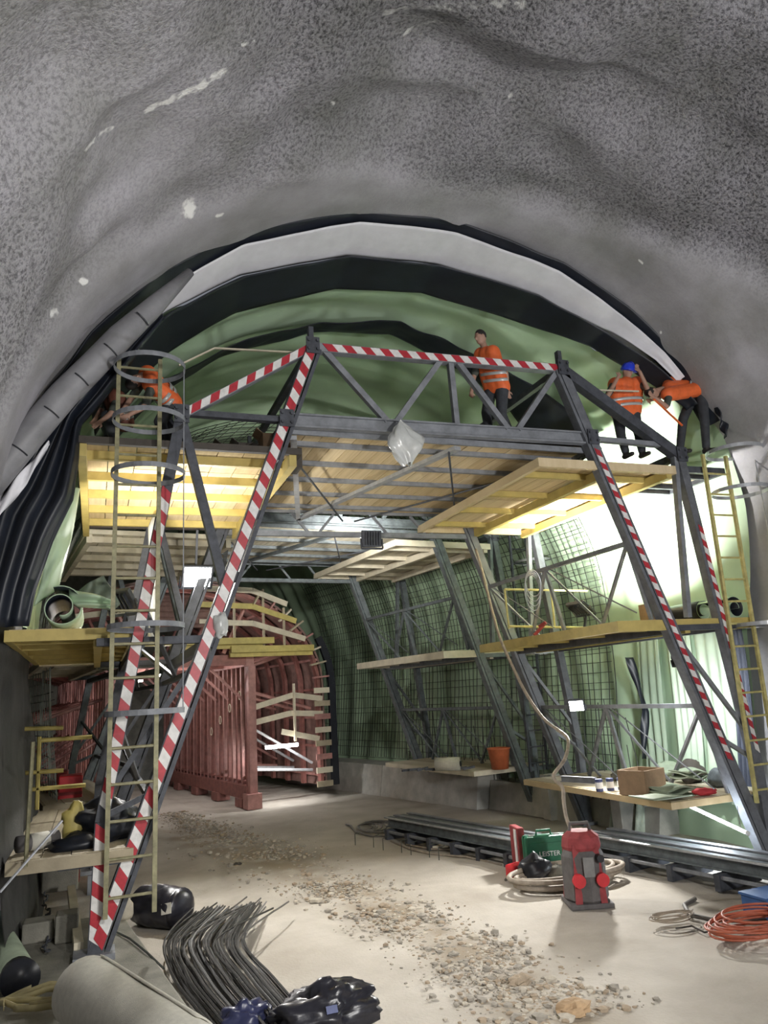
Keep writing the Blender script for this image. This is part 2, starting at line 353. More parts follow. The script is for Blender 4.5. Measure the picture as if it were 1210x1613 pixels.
# floor
def floor_mat():
    m = bpy.data.materials.new('dusty_floor'); m.use_nodes = True; nt = m.node_tree; N = nt.nodes; L = nt.links; b = N['Principled BSDF']
    b.inputs['Roughness'].default_value = 0.9
    tc = N.new('ShaderNodeTexCoord')
    n1 = N.new('ShaderNodeTexNoise'); n1.inputs['Scale'].default_value = 0.8; n1.inputs['Detail'].default_value = 8; n1.inputs['Roughness'].default_value = 0.62
    n2 = N.new('ShaderNodeTexNoise'); n2.inputs['Scale'].default_value = 30; n2.inputs['Detail'].default_value = 5
    for n in (n1, n2): L.new(tc.outputs['Object'], n.inputs[0])
    r = N.new('ShaderNodeValToRGB'); L.new(n1.outputs[0], r.inputs[0])
    r.color_ramp.elements[0].position = 0.33; r.color_ramp.elements[0].color = (0.36, 0.325, 0.275, 1)
    r.color_ramp.elements[1].position = 0.68; r.color_ramp.elements[1].color = (0.51, 0.475, 0.42, 1)
    d = N.new('ShaderNodeAttribute'); d.attribute_name = 'dirt'
    mx = N.new('ShaderNodeMix'); mx.data_type = 'RGBA'; L.new(d.outputs['Fac'], mx.inputs['Factor']); L.new(r.outputs[0], mx.inputs['A']); mx.inputs['B'].default_value = (0.27, 0.225, 0.165, 1)
    L.new(mx.outputs['Result'], b.inputs['Base Color'])
    bp = N.new('ShaderNodeBump'); bp.inputs['Strength'].default_value = 0.35; bp.inputs['Distance'].default_value = 0.03
    L.new(n2.outputs[0], bp.inputs['Height']); L.new(bp.outputs[0], b.inputs['Normal']); return m
GRAV = [G(900, 1613), G(800, 1540), G(700, 1480), G(600, 1430), G(500, 1385), G(420, 1350), G(360, 1325), G(310, 1300), G(270, 1280)]
GRW = [.55, .55, .45, .50, .60, .80, .70, .5, .3]
gx, gy = np.meshgrid(np.linspace(-3.5, 12, 260), np.linspace(-9, 34, 480), indexing='ij')
gd = np.full(gx.shape, 9.0)
for a, b, wa, wb in zip(GRAV[:-1], GRAV[1:], GRW[:-1], GRW[1:]):
    dxy = np.array([b.x - a.x, b.y - a.y]); t = np.clip(((gx - a.x) * dxy[0] + (gy - a.y) * dxy[1]) / (dxy @ dxy), 0, 1)
    gd = np.minimum(gd, np.hypot(gx - a.x - t * dxy[0], gy - a.y - t * dxy[1]) / (wa + (wb - wa) * t))
dirt = np.clip(1.3 - gd, 0, 1) * np.clip(0.6 + 1.6 * fbm(gx * 2, gy * 2, gx * 0, 3), 0, 1)
gz = 0.05 * fbm(gx * 0.9, gy * 0.9, gx * 0, 4) + 0.02 * np.clip(1.2 - gd, 0, 1)
for off_ in (1.15, 1.55, 2.9, 3.3):       # wheel tracks
    gz -= 0.02 * np.exp(-((gx - off_ - 0.12 * (gy - 9)) / 0.12) ** 2) * (gy > 10)
o = np_grid('floor', np.stack([gx + drift(gy), gy, gz], -1), floor_mat(), attrs={'dirt': dirt}); tag(o, kind='structure', label='dusty pale concrete tunnel floor')

# ------------------------------------------------------------------ gantries
GX = 4.9; GL = 4.7
midsteel = mat('mid_grey_steel', (0.17, 0.18, 0.20), 0.6, 0.15, 0.22, 6)
def loc2(p): return Vector((p.x - GX, 0, p.z))
nA = loc2(P(490, 548)); nB = loc2(P(882, 582)); nCL = loc2(P(285, 655)); nCR = loc2(P(1068, 718))
nBL = Vector((-4.84, 0, .39)); nBR = Vector((4.74, 0, 0.06))
nKL = Vector((-4.80, 0, 1.7)); nKR = loc2(P(1190, 1200))
def on(a, b, z): t = (z - a.z) / (b.z - a.z); return a + (b - a) * t
def sh(v, y): return Vector((v.x, v.y + y, v.z))
def tape_part(parent, a, b, wdt, yface, t0=0.0, t1=1.0, side=0.0, step=.145):
    """red and white warning tape stuck on the camera-side face of a member"""
    a = Vector(a); b = Vector(b); d = (b - a); L = d.length; d.normalize(); r = Vector((d.z, 0, -d.x))
    if r.x < 0: r = -r
    m = MB(); n = int(L * (t1 - t0) / step); s0 = L * t0; sk = step * 0.6
    for i in range(n):
        u0 = s0 + i * step; u1 = u0 + step
        q = [a + d * u0 + r * (-wdt / 2 + side), a + d * u1 + r * (-wdt / 2 + side), a + d * (u1 + sk) + r * (wdt / 2 + side), a + d * (u0 + sk) + r * (wdt / 2 + side)]
        q0 = [Vector((v.x, yface - .006, v.z)) for v in q]; q1 = [Vector((v.x, yface + .001, v.z)) for v in q]
        m.add(q0 + q1, [(0, 1, 2, 3), (7, 6, 5, 4), (0, 4, 5, 1), (1, 5, 6, 2), (2, 6, 7, 3), (3, 7, 4, 0)], i % 2)
    return build('warning_tape', m, [tape_r, tape_w], parent, label='red and white warning tape')
def chan(a, b, w, h=None, up=(0, 1, 0)):
    """rolled steel section: web and two flanges"""
    m = MB(); h = h or w; a = Vector(a); b = Vector(b); d = (b - a).normalized(); u = Vector(up)
    r = d.cross(u).normalized(); u = r.cross(d)
    m.bar(a, b, w * .25, h * .98, up)
    for s in (-1, 1): m.bar(a + u * (s * h * .44), b + u * (s * h * .44), w, h * .12, up)
    return m
def deck(root, x0, x1, y0, y1, z, np_, wood, edge, joists, joist_mat, jh=.10, axial=(), split=2, edge_h=.14, rim=True, gap=.012, skew=0.0, name='deck'):
    """boarded platform: joists and rim beams (one mesh), every plank a piece of its own"""
    m = MB()
    rw = .075 if rim else .04; r = m; v = []
    for (ix, iy) in ((0, 0), (1, 0), (1, 1), (0, 1)):              # rim: one closed ring
        X_ = (x0, x1)[ix]; Y_ = (y0, y1)[iy]; sx_ = rw / 2 * (1 if ix else -1); sy_ = rw / 2 * (1 if iy else -1)
        for q in (1, -1):
            for zz in (z - edge_h, z + .01): v.append((X_ + sx_ * q, Y_ + sy_ * q, zz))
    fs = []
    for i in range(4):
        a = 4 * i; b = 4 * ((i + 1) % 4)
        fs += [(a, b, b + 1, a + 1), (a + 3, b + 3, b + 2, a + 2), (a + 1, b + 1, b + 3, a + 3), (a + 2, b + 2, b, a)]
    m.add(v, fs)
    o = build(name, m, edge, root)
    for i in range(joists):
        y = y0 + (y1 - y0) * (i + .5) / joists; build('joist', MB().bar((x0 + rw / 2, y, z - .02 - jh / 2), (x1 - rw / 2, y, z - .02 - jh / 2), .07, jh), joist_mat, o)
    for ax in axial: build('bearer', MB().bar((x0 + (x1 - x0) * ax, y0, z - .03 - jh * 1.0), (x0 + (x1 - x0) * ax, y1, z - .03 - jh * 1.0), .10, jh * 1.5), joist_mat, o)
    w = (x1 - x0) / np_
    for i in range(np_):
        for k in range(split):
            a = y0 + (y1 - y0) * k / split; b = y0 + (y1 - y0) * (k + 1) / split; jit = random.uniform(-.004, .004)
            cube('plank', (x0 + w * (i + .5), (a + b) / 2, z + jit), (w - gap, b - a - gap, .035), wood[(i * 3 + k * 5 + random.randint(0, 1)) % len(wood)], o)
    return o
def ladder(root, xa, xb, y, z0, z1, step, m, hoops, hr, hy, hmat, lean=0.0, name='ladder', hoop_r=.016, hoop_x=None, front_strap=True):
    f = lambda x, z: Vector((x + lean * (z - z0), y, z))
    lo = build(name, MB().bar(f(xa, z0), f(xa, z1), .05, .05, (0, 1, 0)).bar(f(xb, z0), f(xb, z1), .05, .05, (0, 1, 0)), m, root)
    z = z0 + step * .5; 
    while z < z1 - .05:
        build('rung', MB().tube([f(xa, z), f(xb, z)], .017, 6), m, lo); z += step
    for hz in hoops:
        c = f((xa + xb) / 2 if hoop_x is None else hoop_x, hz); mb = MB(); n = 28
        pts = [c + Vector((hr * math.cos(2 * math.pi * k / n), hy + hr * math.sin(2 * math.pi * k / n), 0)) for k in range(n)]
        base = len(mb.v)
        for p in pts:
            for dz in (-.03, .03):
                for rr in (1.0, 1.02):
                    v = c + Vector((0, hy, 0)) + (p - c - Vector((0, hy, 0))) * rr; mb.v.append((v.x, v.y, v.z + dz))
        for k in range(n):
            a = 4 * k; b = 4 * ((k + 1) % n)
            for q in ((0, 1, 1, 0), ): pass
            for i, j in ((0, 1), (1, 3), (3, 2), (2, 0)): mb.f.append((a + i, b + i, b + j, a + j)); mb.m.append(0)
        build('cage_hoop', mb, hmat, lo)
    mb = MB()
    for k in (0,):
        if hoops and front_strap:
            c = f((xa + xb) / 2 if hoop_x is None else hoop_x, 0)
            mb.bar(Vector((c.x + hr * .95, y + hy - .1, min(hoops))), Vector((c.x + hr * .95 + lean * 0, y + hy - .1, max(hoops))), .012, .012)
    if mb.v: build('cage_strap', mb, hmat, lo)
    return lo
def gusset(root, p, r=.13, m=dsteel):
    mb = MB(); mb.box((p.x, p.y - .105, p.z), (r * 1.5, .02, r * 1.9))
    for a, b in ((-.5, .5), (.5, .5), (-.5, -.5), (.5, -.5)): mb.tube([(p.x + a * r, p.y - .15, p.z + b * r), (p.x + a * r, p.y - .09, p.z + b * r)], .022, 6)
    return build('gusset_plate', mb, m, root)

def gantry(y0, rz, front, label, st, leg_st, wing, mid, wood_c, rimm, jst, ladders=True):
    root = thing('working_gantry', label, 'gantry', (GX, y0, 0), rz)
    for fi, y in enumerate((0.0, GL)):
        F = lambda v: sh(v, y)
        tp = front and fi == 0
        # legs
        for (a, b, side, nm) in ((nA, nBL, .12, 'inner_leg'), (nB, nBR, -.12, 'inner_leg')):
            d = (b - a).normalized(); r = Vector((d.z, 0, -d.x)); r = r if r.x > 0 else -r
            m = MB().bar(F(a), F(b), .15, .16, (0, 1, 0)); m.bar(F(a) + r * side, F(b) + r * side, .05, .16, (0, 1, 0))
            for k in range(1, 9):
                p = F(a + (b - a) * (k / 9)); m.bar(p + r * -.05, p + r * (side * 1.2), .12, .12, (0, 1, 0))
            lg = build(nm, m, midsteel if front and a is nB else leg_st, root)
            if tp:
                if a is nA: tape_part(lg, a, b, .125, y - .085, 0.0, .985)
                else: tape_part(lg, a, b, .085, y - .085, .17, .80, -.02, .12)
        lo = build('outer_leg', MB().bar(F(nCL), F(nKL), .14, .14, (0, 1, 0)).bar(F(nKL), F(nBL), .14, .14, (0, 1, 0)), leg_st, root)
        ro = build('outer_leg', MB().bar(F(nCR), F(nKR), .15, .15, (0, 1, 0)).bar(F(nKR), F(nBR), .15, .15, (0, 1, 0)), midsteel if front else leg_st, root)
        if tp:
            tape_part(lo, nCL, nKL, .12, y - .075, .20, .98); tape_part(lo, nKL, nBL, .12, y - .075, 0, .95); tape_part(ro, nCR, nKR, .075, y - .08, .24, .97, .02, .12)
        tc = build('top_chord', MB().bar(F(nA), F(nB), .13, .13, (0, 1, 0)), st, root)
        wl = build('wing_chord', MB().bar(F(nA), F(nCL), .12, .12, (0, 1, 0)), st, root)
        build('wing_chord', MB().bar(F(nB), F(nCR), .17, .16, (0, 1, 0)), leg_st if front else st, root)
        if tp: tape_part(tc, nA + Vector((.15, 0, 0)), nB - Vector((.1, 0, 0)), .11, y - .07); tape_part(wl, nA, nCL, .10, y - .065, .03, 1)
        for p in (nA, nB):
            build('post_stub', MB().bar(F(p) + Vector((0, 0, -.1)), F(p) + Vector((.0, 0, .32)), .07, .09), dsteel, root)
        # deck beam and web
        dl = on(nA, nBL, 6.62); dr = on(nB, nBR, 6.68)
        build('deck_beam', chan(F(dl), F(dr), .12, .2, (0, 0, 1)), st, root)
        build('tie', MB().bar(F(dr), F(on(nB, nCR, 6.66)), .1, .08), st, root); build('tie', MB().bar(F(dl), F(on(nA, nCL, 6.62)), .1, .08), dsteel, root)
        top = lambda t: nA + (nB - nA) * t; bot = lambda t: dl + (dr - dl) * t
        for a, b in ((top(.04), bot(.30)), (top(.49), bot(.33)), (top(.525), bot(.525)), (top(.55), bot(.70)), (top(.99), bot(.735))):
            build('web_brace', MB().bar(F(a), F(b + Vector((0, 0, .08))), .085, .085, (0, 1, 0)), st, root)
        # struts between wing corner and inner leg
        build('strut', MB().bar(F(nCL), F(on(nA, nBL, 4.3)), .11, .12, (0, 1, 0)), leg_st, root)
        build('strut', MB().bar(F(nCR) + Vector((-.08, 0, 0)), F(on(nB, nBR, 3.78)) + Vector((.42, 0, 0)), .08, .1, (0, 1, 0)), st, root)
        for z in (3.62, 1.0):
            build('cross_beam', MB().bar(F(on(nB, nBR, z)), F(on(nCR, nKR, max(z, 1.6)) if z > 2 else Vector((nBR.x + .3, 0, z))) + Vector((.25, 0, 0)), .09, .14, (0, 1, 0)), leg_st, root)
        for z in (3.68, 1.3):
            build('cross_beam', MB().bar(F(on(nA, nBL, z)), F(on(nCL, nKL, max(z, 1.8))) + Vector((-.45, 0, z - max(z, 1.8))), .09, .14, (0, 1, 0)), leg_st, root)
        for z0, z1 in ((3.55, 1.95), (1.95, .9)):
            build('leg_brace', MB().bar(F(on(nB, nBR, z0)), F(on(nCR, nKR, max(z1, 1.55))), .06, .06), st, root)
            build('leg_brace', MB().bar(F(on(nA, nBL, z0)), F(on(nCL, nKL, max(z1, 1.75))), .06, .06), leg_st, root)
        for p in (nA, nB, dl, dr, nCL, nCR): gusset(root, F(p))
        for p in (nBL, nBR): build('base_plate', MB().box((p.x, y, p.z - .02), (.42, .34, .06)).box((p.x, y, p.z - .06 - (p.z - .06) / 2 if p.z > .2 else p.z - .03), (.2, .2, max(.04, p.z - .08))), steel, root)
    # longitudinal members
    for a, w_ in ((nA, .1), (nB, .1), (nCL, .1), (nCR, .12), (on(nA, nBL, 6.5), .1), (on(nB, nBR, 6.5), .1), (on(nB, nBR, 3.6), .12), (on(nA, nBL, 3.6), .12), (on(nCR, nKR, 3.6), .1), (on(nCL, nKL, 3.6), .1)):
        build('purlin', MB().bar(a, sh(a, GL), w_, w_), leg_st, root)
    # plan bracing under the top deck
    dl = on(nA, nBL, 6.5); dr = on(nB, nBR, 6.5); mid_b = sh((dl + dr) / 2 + Vector((-1.15, 0, -.12)), GL)
    for t, w_ in ((.03, .09), (.52, .12)): build('plan_brace', MB().bar(dl + (dr - dl) * t + Vector((0, 0, -.12)), mid_b, w_, .06), lsteel if front else st, root)
    for t0, t1 in ((0, .45), (.5, .95), (.95, .5)):
        build('plan_rod', MB().tube([dl + (dr - dl) * t0 + Vector((0, .1, -.16)), sh(dl + (dr - dl) * t1 + Vector((0, -.1, -.16)), GL)], .018, 5), dsteel, root)
    build('truss_chord', MB().bar(sh(dl + Vector((-.1, 0, -.42)), GL), sh(dr + Vector((0, 0, -.42)), GL), .1, .1), st, root)
    for t in (.1, .25, .42, .58, .75, .9):
        a = sh(dl + (dr - dl) * t, GL); build('web_brace', MB().bar(a, a + Vector((.35 if int(t * 100) % 2 else -.35, 0, -.42)), .05, .05), st, root)
    # side trusses along the tunnel axis (right side, above the middle deck and above the low deck)
    for (xz, zt, zb) in ((2.92, 4.98, 3.78), (3.9, 2.42, 1.1)):
        T = lambda t, z: Vector((xz + (.35 if z == zb else 0), .05 + t * (GL - .1), z))
        build('side_rail', MB().bar(T(0, zt), T(1, zt), .07, .07), st, root)
        for a, b in ((0, .02), (.52, .54)): build('side_post', MB().bar(T(a, zt), T(b, zb), .06, .06), st, root)
        for a, b, q in ((.0, .30, .05), (.52, .28, .035), (.52, .80, .06), (1.0, .72, .04)): build('side_brace', MB().bar(T(a, zt), T(b, zb), q, q), st, root)
        build('tie_rod', MB().tube([T(.5, zt), T(.0, zb + .1)], .012, 5), st, root); build('tie_rod', MB().tube([T(.98, zt), T(.5, zb + .1)], .012, 5), st, root)
    for s_, z_ in ((-1, 3.3), (-1, 1.9)):
        a = on(nA, nBL, z_); build('side_rail', MB().bar(a, sh(a, GL), .07, .07), leg_st, root)
        b = on(nCL, nKL, z_ + .8); build('side_brace', MB().bar(b, sh(a, GL * .5), .05, .05), leg_st, root); build('side_brace', MB().bar(sh(b, GL), sh(a, GL * .5), .05, .05), leg_st, root)
    # decks
    deck(root, 2.43 - GX, 7.34 - GX, .12, GL - .15, 6.55, 19, wood_c, st, 5, st, .07, (), 2, .08, rim=False)
    deck(root, -.28 - GX, 2.50 - GX, -.02, GL, 6.20, 8, wing, dcard if front else rimm, 5, jst, .12, (.015, .97), 4, .08)
    deck(root, 6.32 - GX, 8.90 - GX, -.02, GL, 6.28, 9, wing, ply2 if front else rimm, 4, jst, .10, (.5, .965), 2, .13)
    deck(root, 7.39 - GX, 10.0 - GX, -.02, GL - .3, 3.74, 9, mid, rimm, 4, jst, .10, (.5,), 1, .15)
    deck(root, -.95 - GX, .42 - GX, .05, GL, 3.84, 5, mid, rimm, 5, jst, .10, (.7,), 2, .12)
    deck(root, 8.05 - GX, 9.95 - GX, .15, GL - .4, 1.06, 6, (oldwood, palewood), palewood if not front else ply, 3, gsteel, .1, (), 1, .09)
    deck(root, -.80 - GX, .40 - GX, -.1, GL - .4, 1.40, 4, (oldwood, palewood), oldwood, 3, gsteel, .1, (), 1, .12)
    if ladders:
        if front: ladder(root, .16 - GX, .66 - GX, -.2, .75, 7.25, .385, ladsteel if front else dsteel, [P(235, 577, 9.0).z, P(235, 661, 9.0).z, P(222, 745, 9.0).z, 3.80, 2.86], .42, -.28, steel, hoop_x=.52 - GX)
        ladder(root, 9.42 - GX, 9.92 - GX, -.12, .95, 6.5, .36, ladsteel_r if front else dsteel, [6.55, 5.85, 3.62], .45, -.1, lsteel, lean=.014, hoop_x=10.02 - GX)
    return root
g1 = gantry(9.5, 0.0, True, 'nearest steel working gantry with red and white taped portal and plywood decks', steel, dsteel, (ply2, ply, ply2), (ply, ply2), (ply, ply2), ytimber, ytimber)
g2 = gantry(15.4, 0.13, False, 'second grey-green steel gantry with pale decks standing further down the tunnel', gsteel, gsteel, (palewood,), (palewood, oldwood), (palewood,), palewood, palewood)

# steel sections stacked on the floor by the gantry feet (these carry the bases)
def beam_stack(xa, ya, xb, yb, n, label):
    t = thing('steel_beam_stack', label, 'steel beams', ((xa + xb) / 2, (ya + yb) / 2, 0)); c = Vector(((xa + xb) / 2, (ya + yb) / 2, 0))
    a = Vector((xa, ya, 0)) - c; b = Vector((xb, yb, 0)) - c; d = (b - a).normalized(); r = Vector((d.y, -d.x, 0))
    for i in range(n):
        o_ = r * (i * .17); z = .34 + .015 * (i % 2)
        build('beam', chan(a + o_ + Vector((0, 0, z)), b + o_ + Vector((0, 0, z)), .11, .19, (0, 0, 1)), (gsteel, steel)[i % 2], t)
    build('edge_tube', MB().tube([a - r * .1 + Vector((0, 0, .43)), b - r * .1 + Vector((0, 0, .43))], .018, 6), lsteel, t)
    build('lower_tube', MB().tube([a - r * .12 + Vector((0, 0, .17)), b - r * .12 + Vector((0, 0, .17))], .03, 6), steel, t)
    build('lower_tube', MB().tube([a + r * .3 + Vector((0, 0, .17)), b + r * .3 + Vector((0, 0, .17))], .03, 6), steel, t)
    L = (b - a).length; k = int(L / .75)
    for i in range(k + 1):
        p = a + d * (L * (i + .2) / (k + .4)) + r * (n * .17 / 2); build('foot', MB().bar(p - r * (n * .13) + Vector((0, 0, .11)), p + r * (n * .1) + Vector((0, 0, .11)), .09, .22), dsteel, t)
    return t
q0 = G(1240, 1365, .43); q1 = G(925, 1312, .43)
beam_stack(q0.x, q0.y, q1.x, q1.y, 4, 'dark steel channels laid on feet beside the red vacuum under the low deck')
q0 = G(815, 1322, .43); q1 = G(612, 1286, .43)
beam_stack(q0.x, q0.y, q1.x, q1.y, 4, 'dark steel channels laid on feet behind the green tool case')

# ------------------------------------------------------------------ far end, lamps of the place and one added fill
sE, vE = np.meshgrid(np.linspace(0, 1, 60), np.linspace(0, 1, 4), indexing='ij')
edge_ = lining(sE, sE * 0 + 36, 0.0); ctr = np.array([XC + float(drift(36)), 36.0, -0.3]); 
o = np_grid('wall_back', edge_ + (ctr - edge_) * vE[..., None], dconcrete); tag(o, kind='structure')

def floodlight(loc, target, power, label, size=.34, col=(1.0, .98, .94), stand=0.0, group=None):
    loc = Vector(loc); q = (Vector(target) - loc).to_track_quat('-Z', 'Y'); R = q.to_matrix()
    t = thing('floodlight', label, 'floodlight', loc - Vector((0, 0, stand)), 0, group); lz = Vector((0, 0, stand))
    h = build('housing', MB().box((0, 0, .05), (size * 1.25, size, .07)), dsteel, t, bevel=.01); M4 = Matrix.Translation(lz) @ R.to_4x4(); h.matrix_local = M4
    g = build('lamp_glass', MB().box((0, 0, .008), (size * 1.1, size * .85, .012)), glow, t); g.matrix_local = M4
    f = MB()
    for k in range(6): f.box(((k - 2.5) * size * .17, 0, .11), (.012, size * .8, .06))
    f = build('cooling_fins', f, dsteel, h)
    b = MB(); 
    for s in (-1, 1): b.bar(lz + R @ Vector((s * size * .68, 0, .05)), lz + R @ Vector((s * size * .68, -size * .6, .1)), .02, .04)
    b.bar(lz + R @ Vector((-size * .68, -size * .6, .1)), lz + R @ Vector((size * .68, -size * .6, .1)), .02, .04)
    if stand: b.bar(lz + R @ Vector((0, -size * .6, .1)), Vector((0, 0, 0)), .04, .04)
    build('bracket', b, dsteel, t)
    l = bpy.data.lights.new('floodlight_beam', 'AREA'); l.shape = 'RECTANGLE'; l.size = size * 1.1; l.size_y = size * .85; l.energy = power; l.color = col; l.spread = math.radians(122)
    lo = bpy.data.objects.new('floodlight_beam', l); COL.objects.link(lo); lo.parent = t; lo.matrix_local = Matrix.Translation(lz + R @ Vector((0, 0, -.01))) @ R.to_4x4()
    return t
# right: flood behind the striped leg, shining up at the membrane wall and the deck above it
floodlight((8.55, 12.0, 4.3), (9.7, 12.3, 6.4), 520, 'floodlight on the middle deck beside the striped leg facing the membrane wall', stand=.54)
floodlight((0.3, 10.6, 4.35), (1.6, 12.2, 6.3), 105, 'floodlight on the dark yellow deck by the black sheet', stand=.49, col=(1, .96, .88))
floodlight(P(311, 909, 14.1), (2.2, 6.5, 0.2), 320, 'floodlight glaring below the back beam of the nearest gantry on a drop rod', .44, stand=P(311, 909, 14.1).z - 6.10)
floodlight(P(908, 1112, 12.15), (5.0, 8.5, 0.0), 140, 'small white floodlight hanging on the low side rail of the gantry', .22)
floodlight((5.2, 14.2, 6.0), (5.2, 18.5, 6.6), 200, 'floodlight fixed under the back beam of the nearest gantry')
floodlight((8.72, 9.78, 3.1), (10.1, 11.8, 1.7), 60, 'small added fill light clamped behind the right striped leg under the middle deck', .2, col=(.93, .97, 1.0))  # added behind the leg to brighten the lower right wall

# ------------------------------------------------------------------ red formwork carriage down the tunnel
FO = Vector((2.25, 22.0, 0)); FR = 0.17
fw = thing('formwork_carriage', 'red steel tunnel formwork carriage with timber stop boards at the far end', 'formwork', FO, FR)
FH, FS, FCN, FL = 4.3, 3.3, 6.45, 10.0
def fprof(t, off=0.0):                       # t 0..1 left floor -> crown -> right floor
    if t < .2: return Vector((-(FH + off), 0, .35 + (FS - .35) * t / .2))
    if t > .8: return Vector(((FH + off), 0, .35 + (FS - .35) * (1 - t) / .2))
    a = math.pi * (1 - (t - .2) / .6); return Vector(((FH + off) * math.cos(a), 0, FS + (FCN - FS + off) * math.sin(a)))
sk = MB().grid(lambda u, v: fprof(u) + Vector((0, v * FL, 0)), 40, 6)
build('shell', sk, rust, fw, solid=.06)
for k in range(8):
    y = .08 + k * FL / 8
    m = MB()
    for i in range(28):
        a = fprof(i / 28, -.13); b = fprof((i + 1) / 28, -.13); m.bar(a + Vector((0, y, 0)), b + Vector((0, y, 0)), .10, .20, (0, 1, 0))
    build('arch_rib', m, redsteel, fw)
for i in range(18):
    t = .02 + .96 * i / 17; p = fprof(t, -.06); build('stringer', MB().bar(p, p + Vector((0, FL, 0)), .07, .07), redsteel2 if i % 2 else redsteel, fw)
for sx in (-1, 1):
    x = sx * 1.95
    for k in range(24):
        y = .15 + k * .40; build('post', chan((x, y, .3), (x, y, 4.0), .10, .14, (1, 0, 0)), (redsteel, redsteel2)[k % 2], fw)
    build('base_beam', MB().box((x, FL / 2, .42), (.28, FL, .36)).box((x, FL / 2, .70), (.12, FL, .05)), redsteel, fw)
    build('top_beam', MB().box((x, FL / 2, 4.08), (.30, FL, .34)), redsteel2, fw)
    for k in range(5): build('wheel_box', MB().box((x, .5 + k * 2.2, .13), (.4, .6, .24)), redsteel, fw)
    build('end_column', MB().box((x + sx * .02, -.08, 2.1), (.22, .2, 3.6)), redsteel2, fw); build('jack_foot', MB().box((x, -.1, .2), (.42, .4, .4)), redsteel2, fw)
    for k in range(7):
        y = .3 + k * 1.4
        for (za, zb, q) in ((1.0, .8, .06), (2.2, 1.0, .06), (3.2, 2.6, .07), (3.9, 4.4, .07)):
            build('prop', MB().tube([(x + sx * .1, y, za), (sx * (FH - .25 if zb < 3.4 else FH - .6), y + .1, zb)], q * .7, 6), (lsteel if k < 2 and sx > 0 and zb < 2 else redsteel2), fw)
    for k in range(8):
        y = .4 + k * 1.2; build('knee_brace', MB().bar((x - sx * .1, y, 3.0), (x - sx * 1.1, y, 3.95), .07, .07), redsteel2, fw)
    for k in range(4): build('loop_cable', MB().tube([(x - sx * .12, .5 + k * .9 + .1 * math.cos(a * .7), 3.1 - k * .35 + .12 * math.sin(a * .7)) for a in range(9)], .012, 5, closed=True), palewood, fw)
for k in range(6):
    y = .05 + k * 1.9; build('cross_beam', MB().box((0, y, 4.1), (3.7, .18, .30)), redsteel, fw)
    build('crown_prop', MB().tube([(-1.2, y, 4.3), (-1.9, y, 5.7)], .06, 6).tube([(1.2, y, 4.3), (1.9, y, 5.7)], .06, 6), redsteel2, fw)
build('roof_sheet', MB().grid(lambda u, v: (-.95 + u * 1.75, -.35 + v * 1.2, 5.02 + 1.12 * math.sin(v * 1.4) + .035 * math.sin(v * 50)), 10, 60), rust, fw, solid=.02)
# timber edge boards round the shoulder of the shell, and beams of the carriage deck
for j, (za, k0, k1) in enumerate(((6.15, .50, .68), (5.68, .48, .73), (5.18, .46, .78))):
    pts = [Vector((.4, -.25, za)), Vector((2.0, -.25, za - .05)), Vector((3.1 + j * .28, -.25, za - .45 - j * .04))]
    for a, b in zip(pts[:-1], pts[1:]): build('edge_board', MB().bar(a, b, .05, .16), (palewood, ytimber2, palewood)[j], fw)
    build('edge_board', MB().bar((-2.9, -.25, za - .35), (-1.0, -.25, za - .1), .05, .15), palewood, fw)
for x, zt in ((1.45, 6.3), (2.35, 6.15), (3.0, 5.6)): build('rail_post', MB().bar((x, -.2, 4.3), (x, -.2, zt), .06, .06), oldwood, fw)
for (xa, xb, z, y) in ((-.6, 2.6, 4.62, -.35), (1.3, 3.9, 4.38, -.3), (1.3, 3.9, 4.26, -.2), (-2.8, .6, 4.62, -.2), (-.4, 2.3, 4.50, -.2)):
    build('deck_timber', MB().bar((xa, y, z), (xb, y, z), .12, .18), ytimber2, fw)
for (xa, za, xb, zb) in ((2.0, 2.72, 3.3, 3.02), (3.3, 3.02, 4.25, 2.86), (2.0, 2.30, 3.2, 2.50), (3.2, 2.50, 4.25, 2.42), (2.9, 2.0, 4.1, 1.7)):
    build('stop_board', MB().bar((xa, -.05, za), (xb, -.05, zb), .05, .16), palewood, fw)
build('stop_board', MB().bar((3.3, -.1, 1.7), (3.3, -.1, 3.35), .05, .1), palewood, fw)
for k in range(16):                          # stop-end slats round the shell edge
    t = .995 - k * .026; p = fprof(t, .16); q = fprof(t, -.35)
    build('stop_slat', MB().bar(p + Vector((0, -.12, 0)), q + Vector((0, -.12, 0)), .16, .05, (0, 0, 1) if t < .8 else (0, 1, 0)), (oldwood, palewood, redsteel2)[k % 3], fw)
ed = MB()
for i in range(14):
    a = fprof(1 - i * .02, .30); b = fprof(1 - (i + 1) * .02, .30); ed.bar(a, b, .22, .12, (0, 1, 0))
build('edge_seal', ed, black, fw)
fo = build('lamp_tube', MB().tube([(2.35, -.15, 1.60), (3.35, -.15, 1.60)], .05, 8), glow, fw)
l = bpy.data.lights.new('formwork_lamp', 'AREA'); l.shape = 'RECTANGLE'; l.size = 1.0; l.size_y = .12; l.energy = 70; lo = bpy.data.objects.new('formwork_lamp', l); COL.objects.link(lo); lo.parent = fw
lo.location = (2.85, -.22, 1.58); lo.rotation_euler = (math.radians(60), 0, 0)
for (x, y, z, e) in ((-.2, 1.2, 3.8, 110), (-.2, 5.0, 3.8, 90), (1.0, .9, 5.3, 45)):
    b = build('ceiling_lamp', MB().box((x, y, z), (.5, .12, .06)), glow, fw)
    l = bpy.data.lights.new('carriage_lamp', 'POINT'); l.energy = e; l.shadow_soft_size = .12; l.color = (1, .95, .93); lo = bpy.data.objects.new('carriage_lamp', l); COL.objects.link(lo); lo.parent = fw; lo.location = (x, y, z - .12)

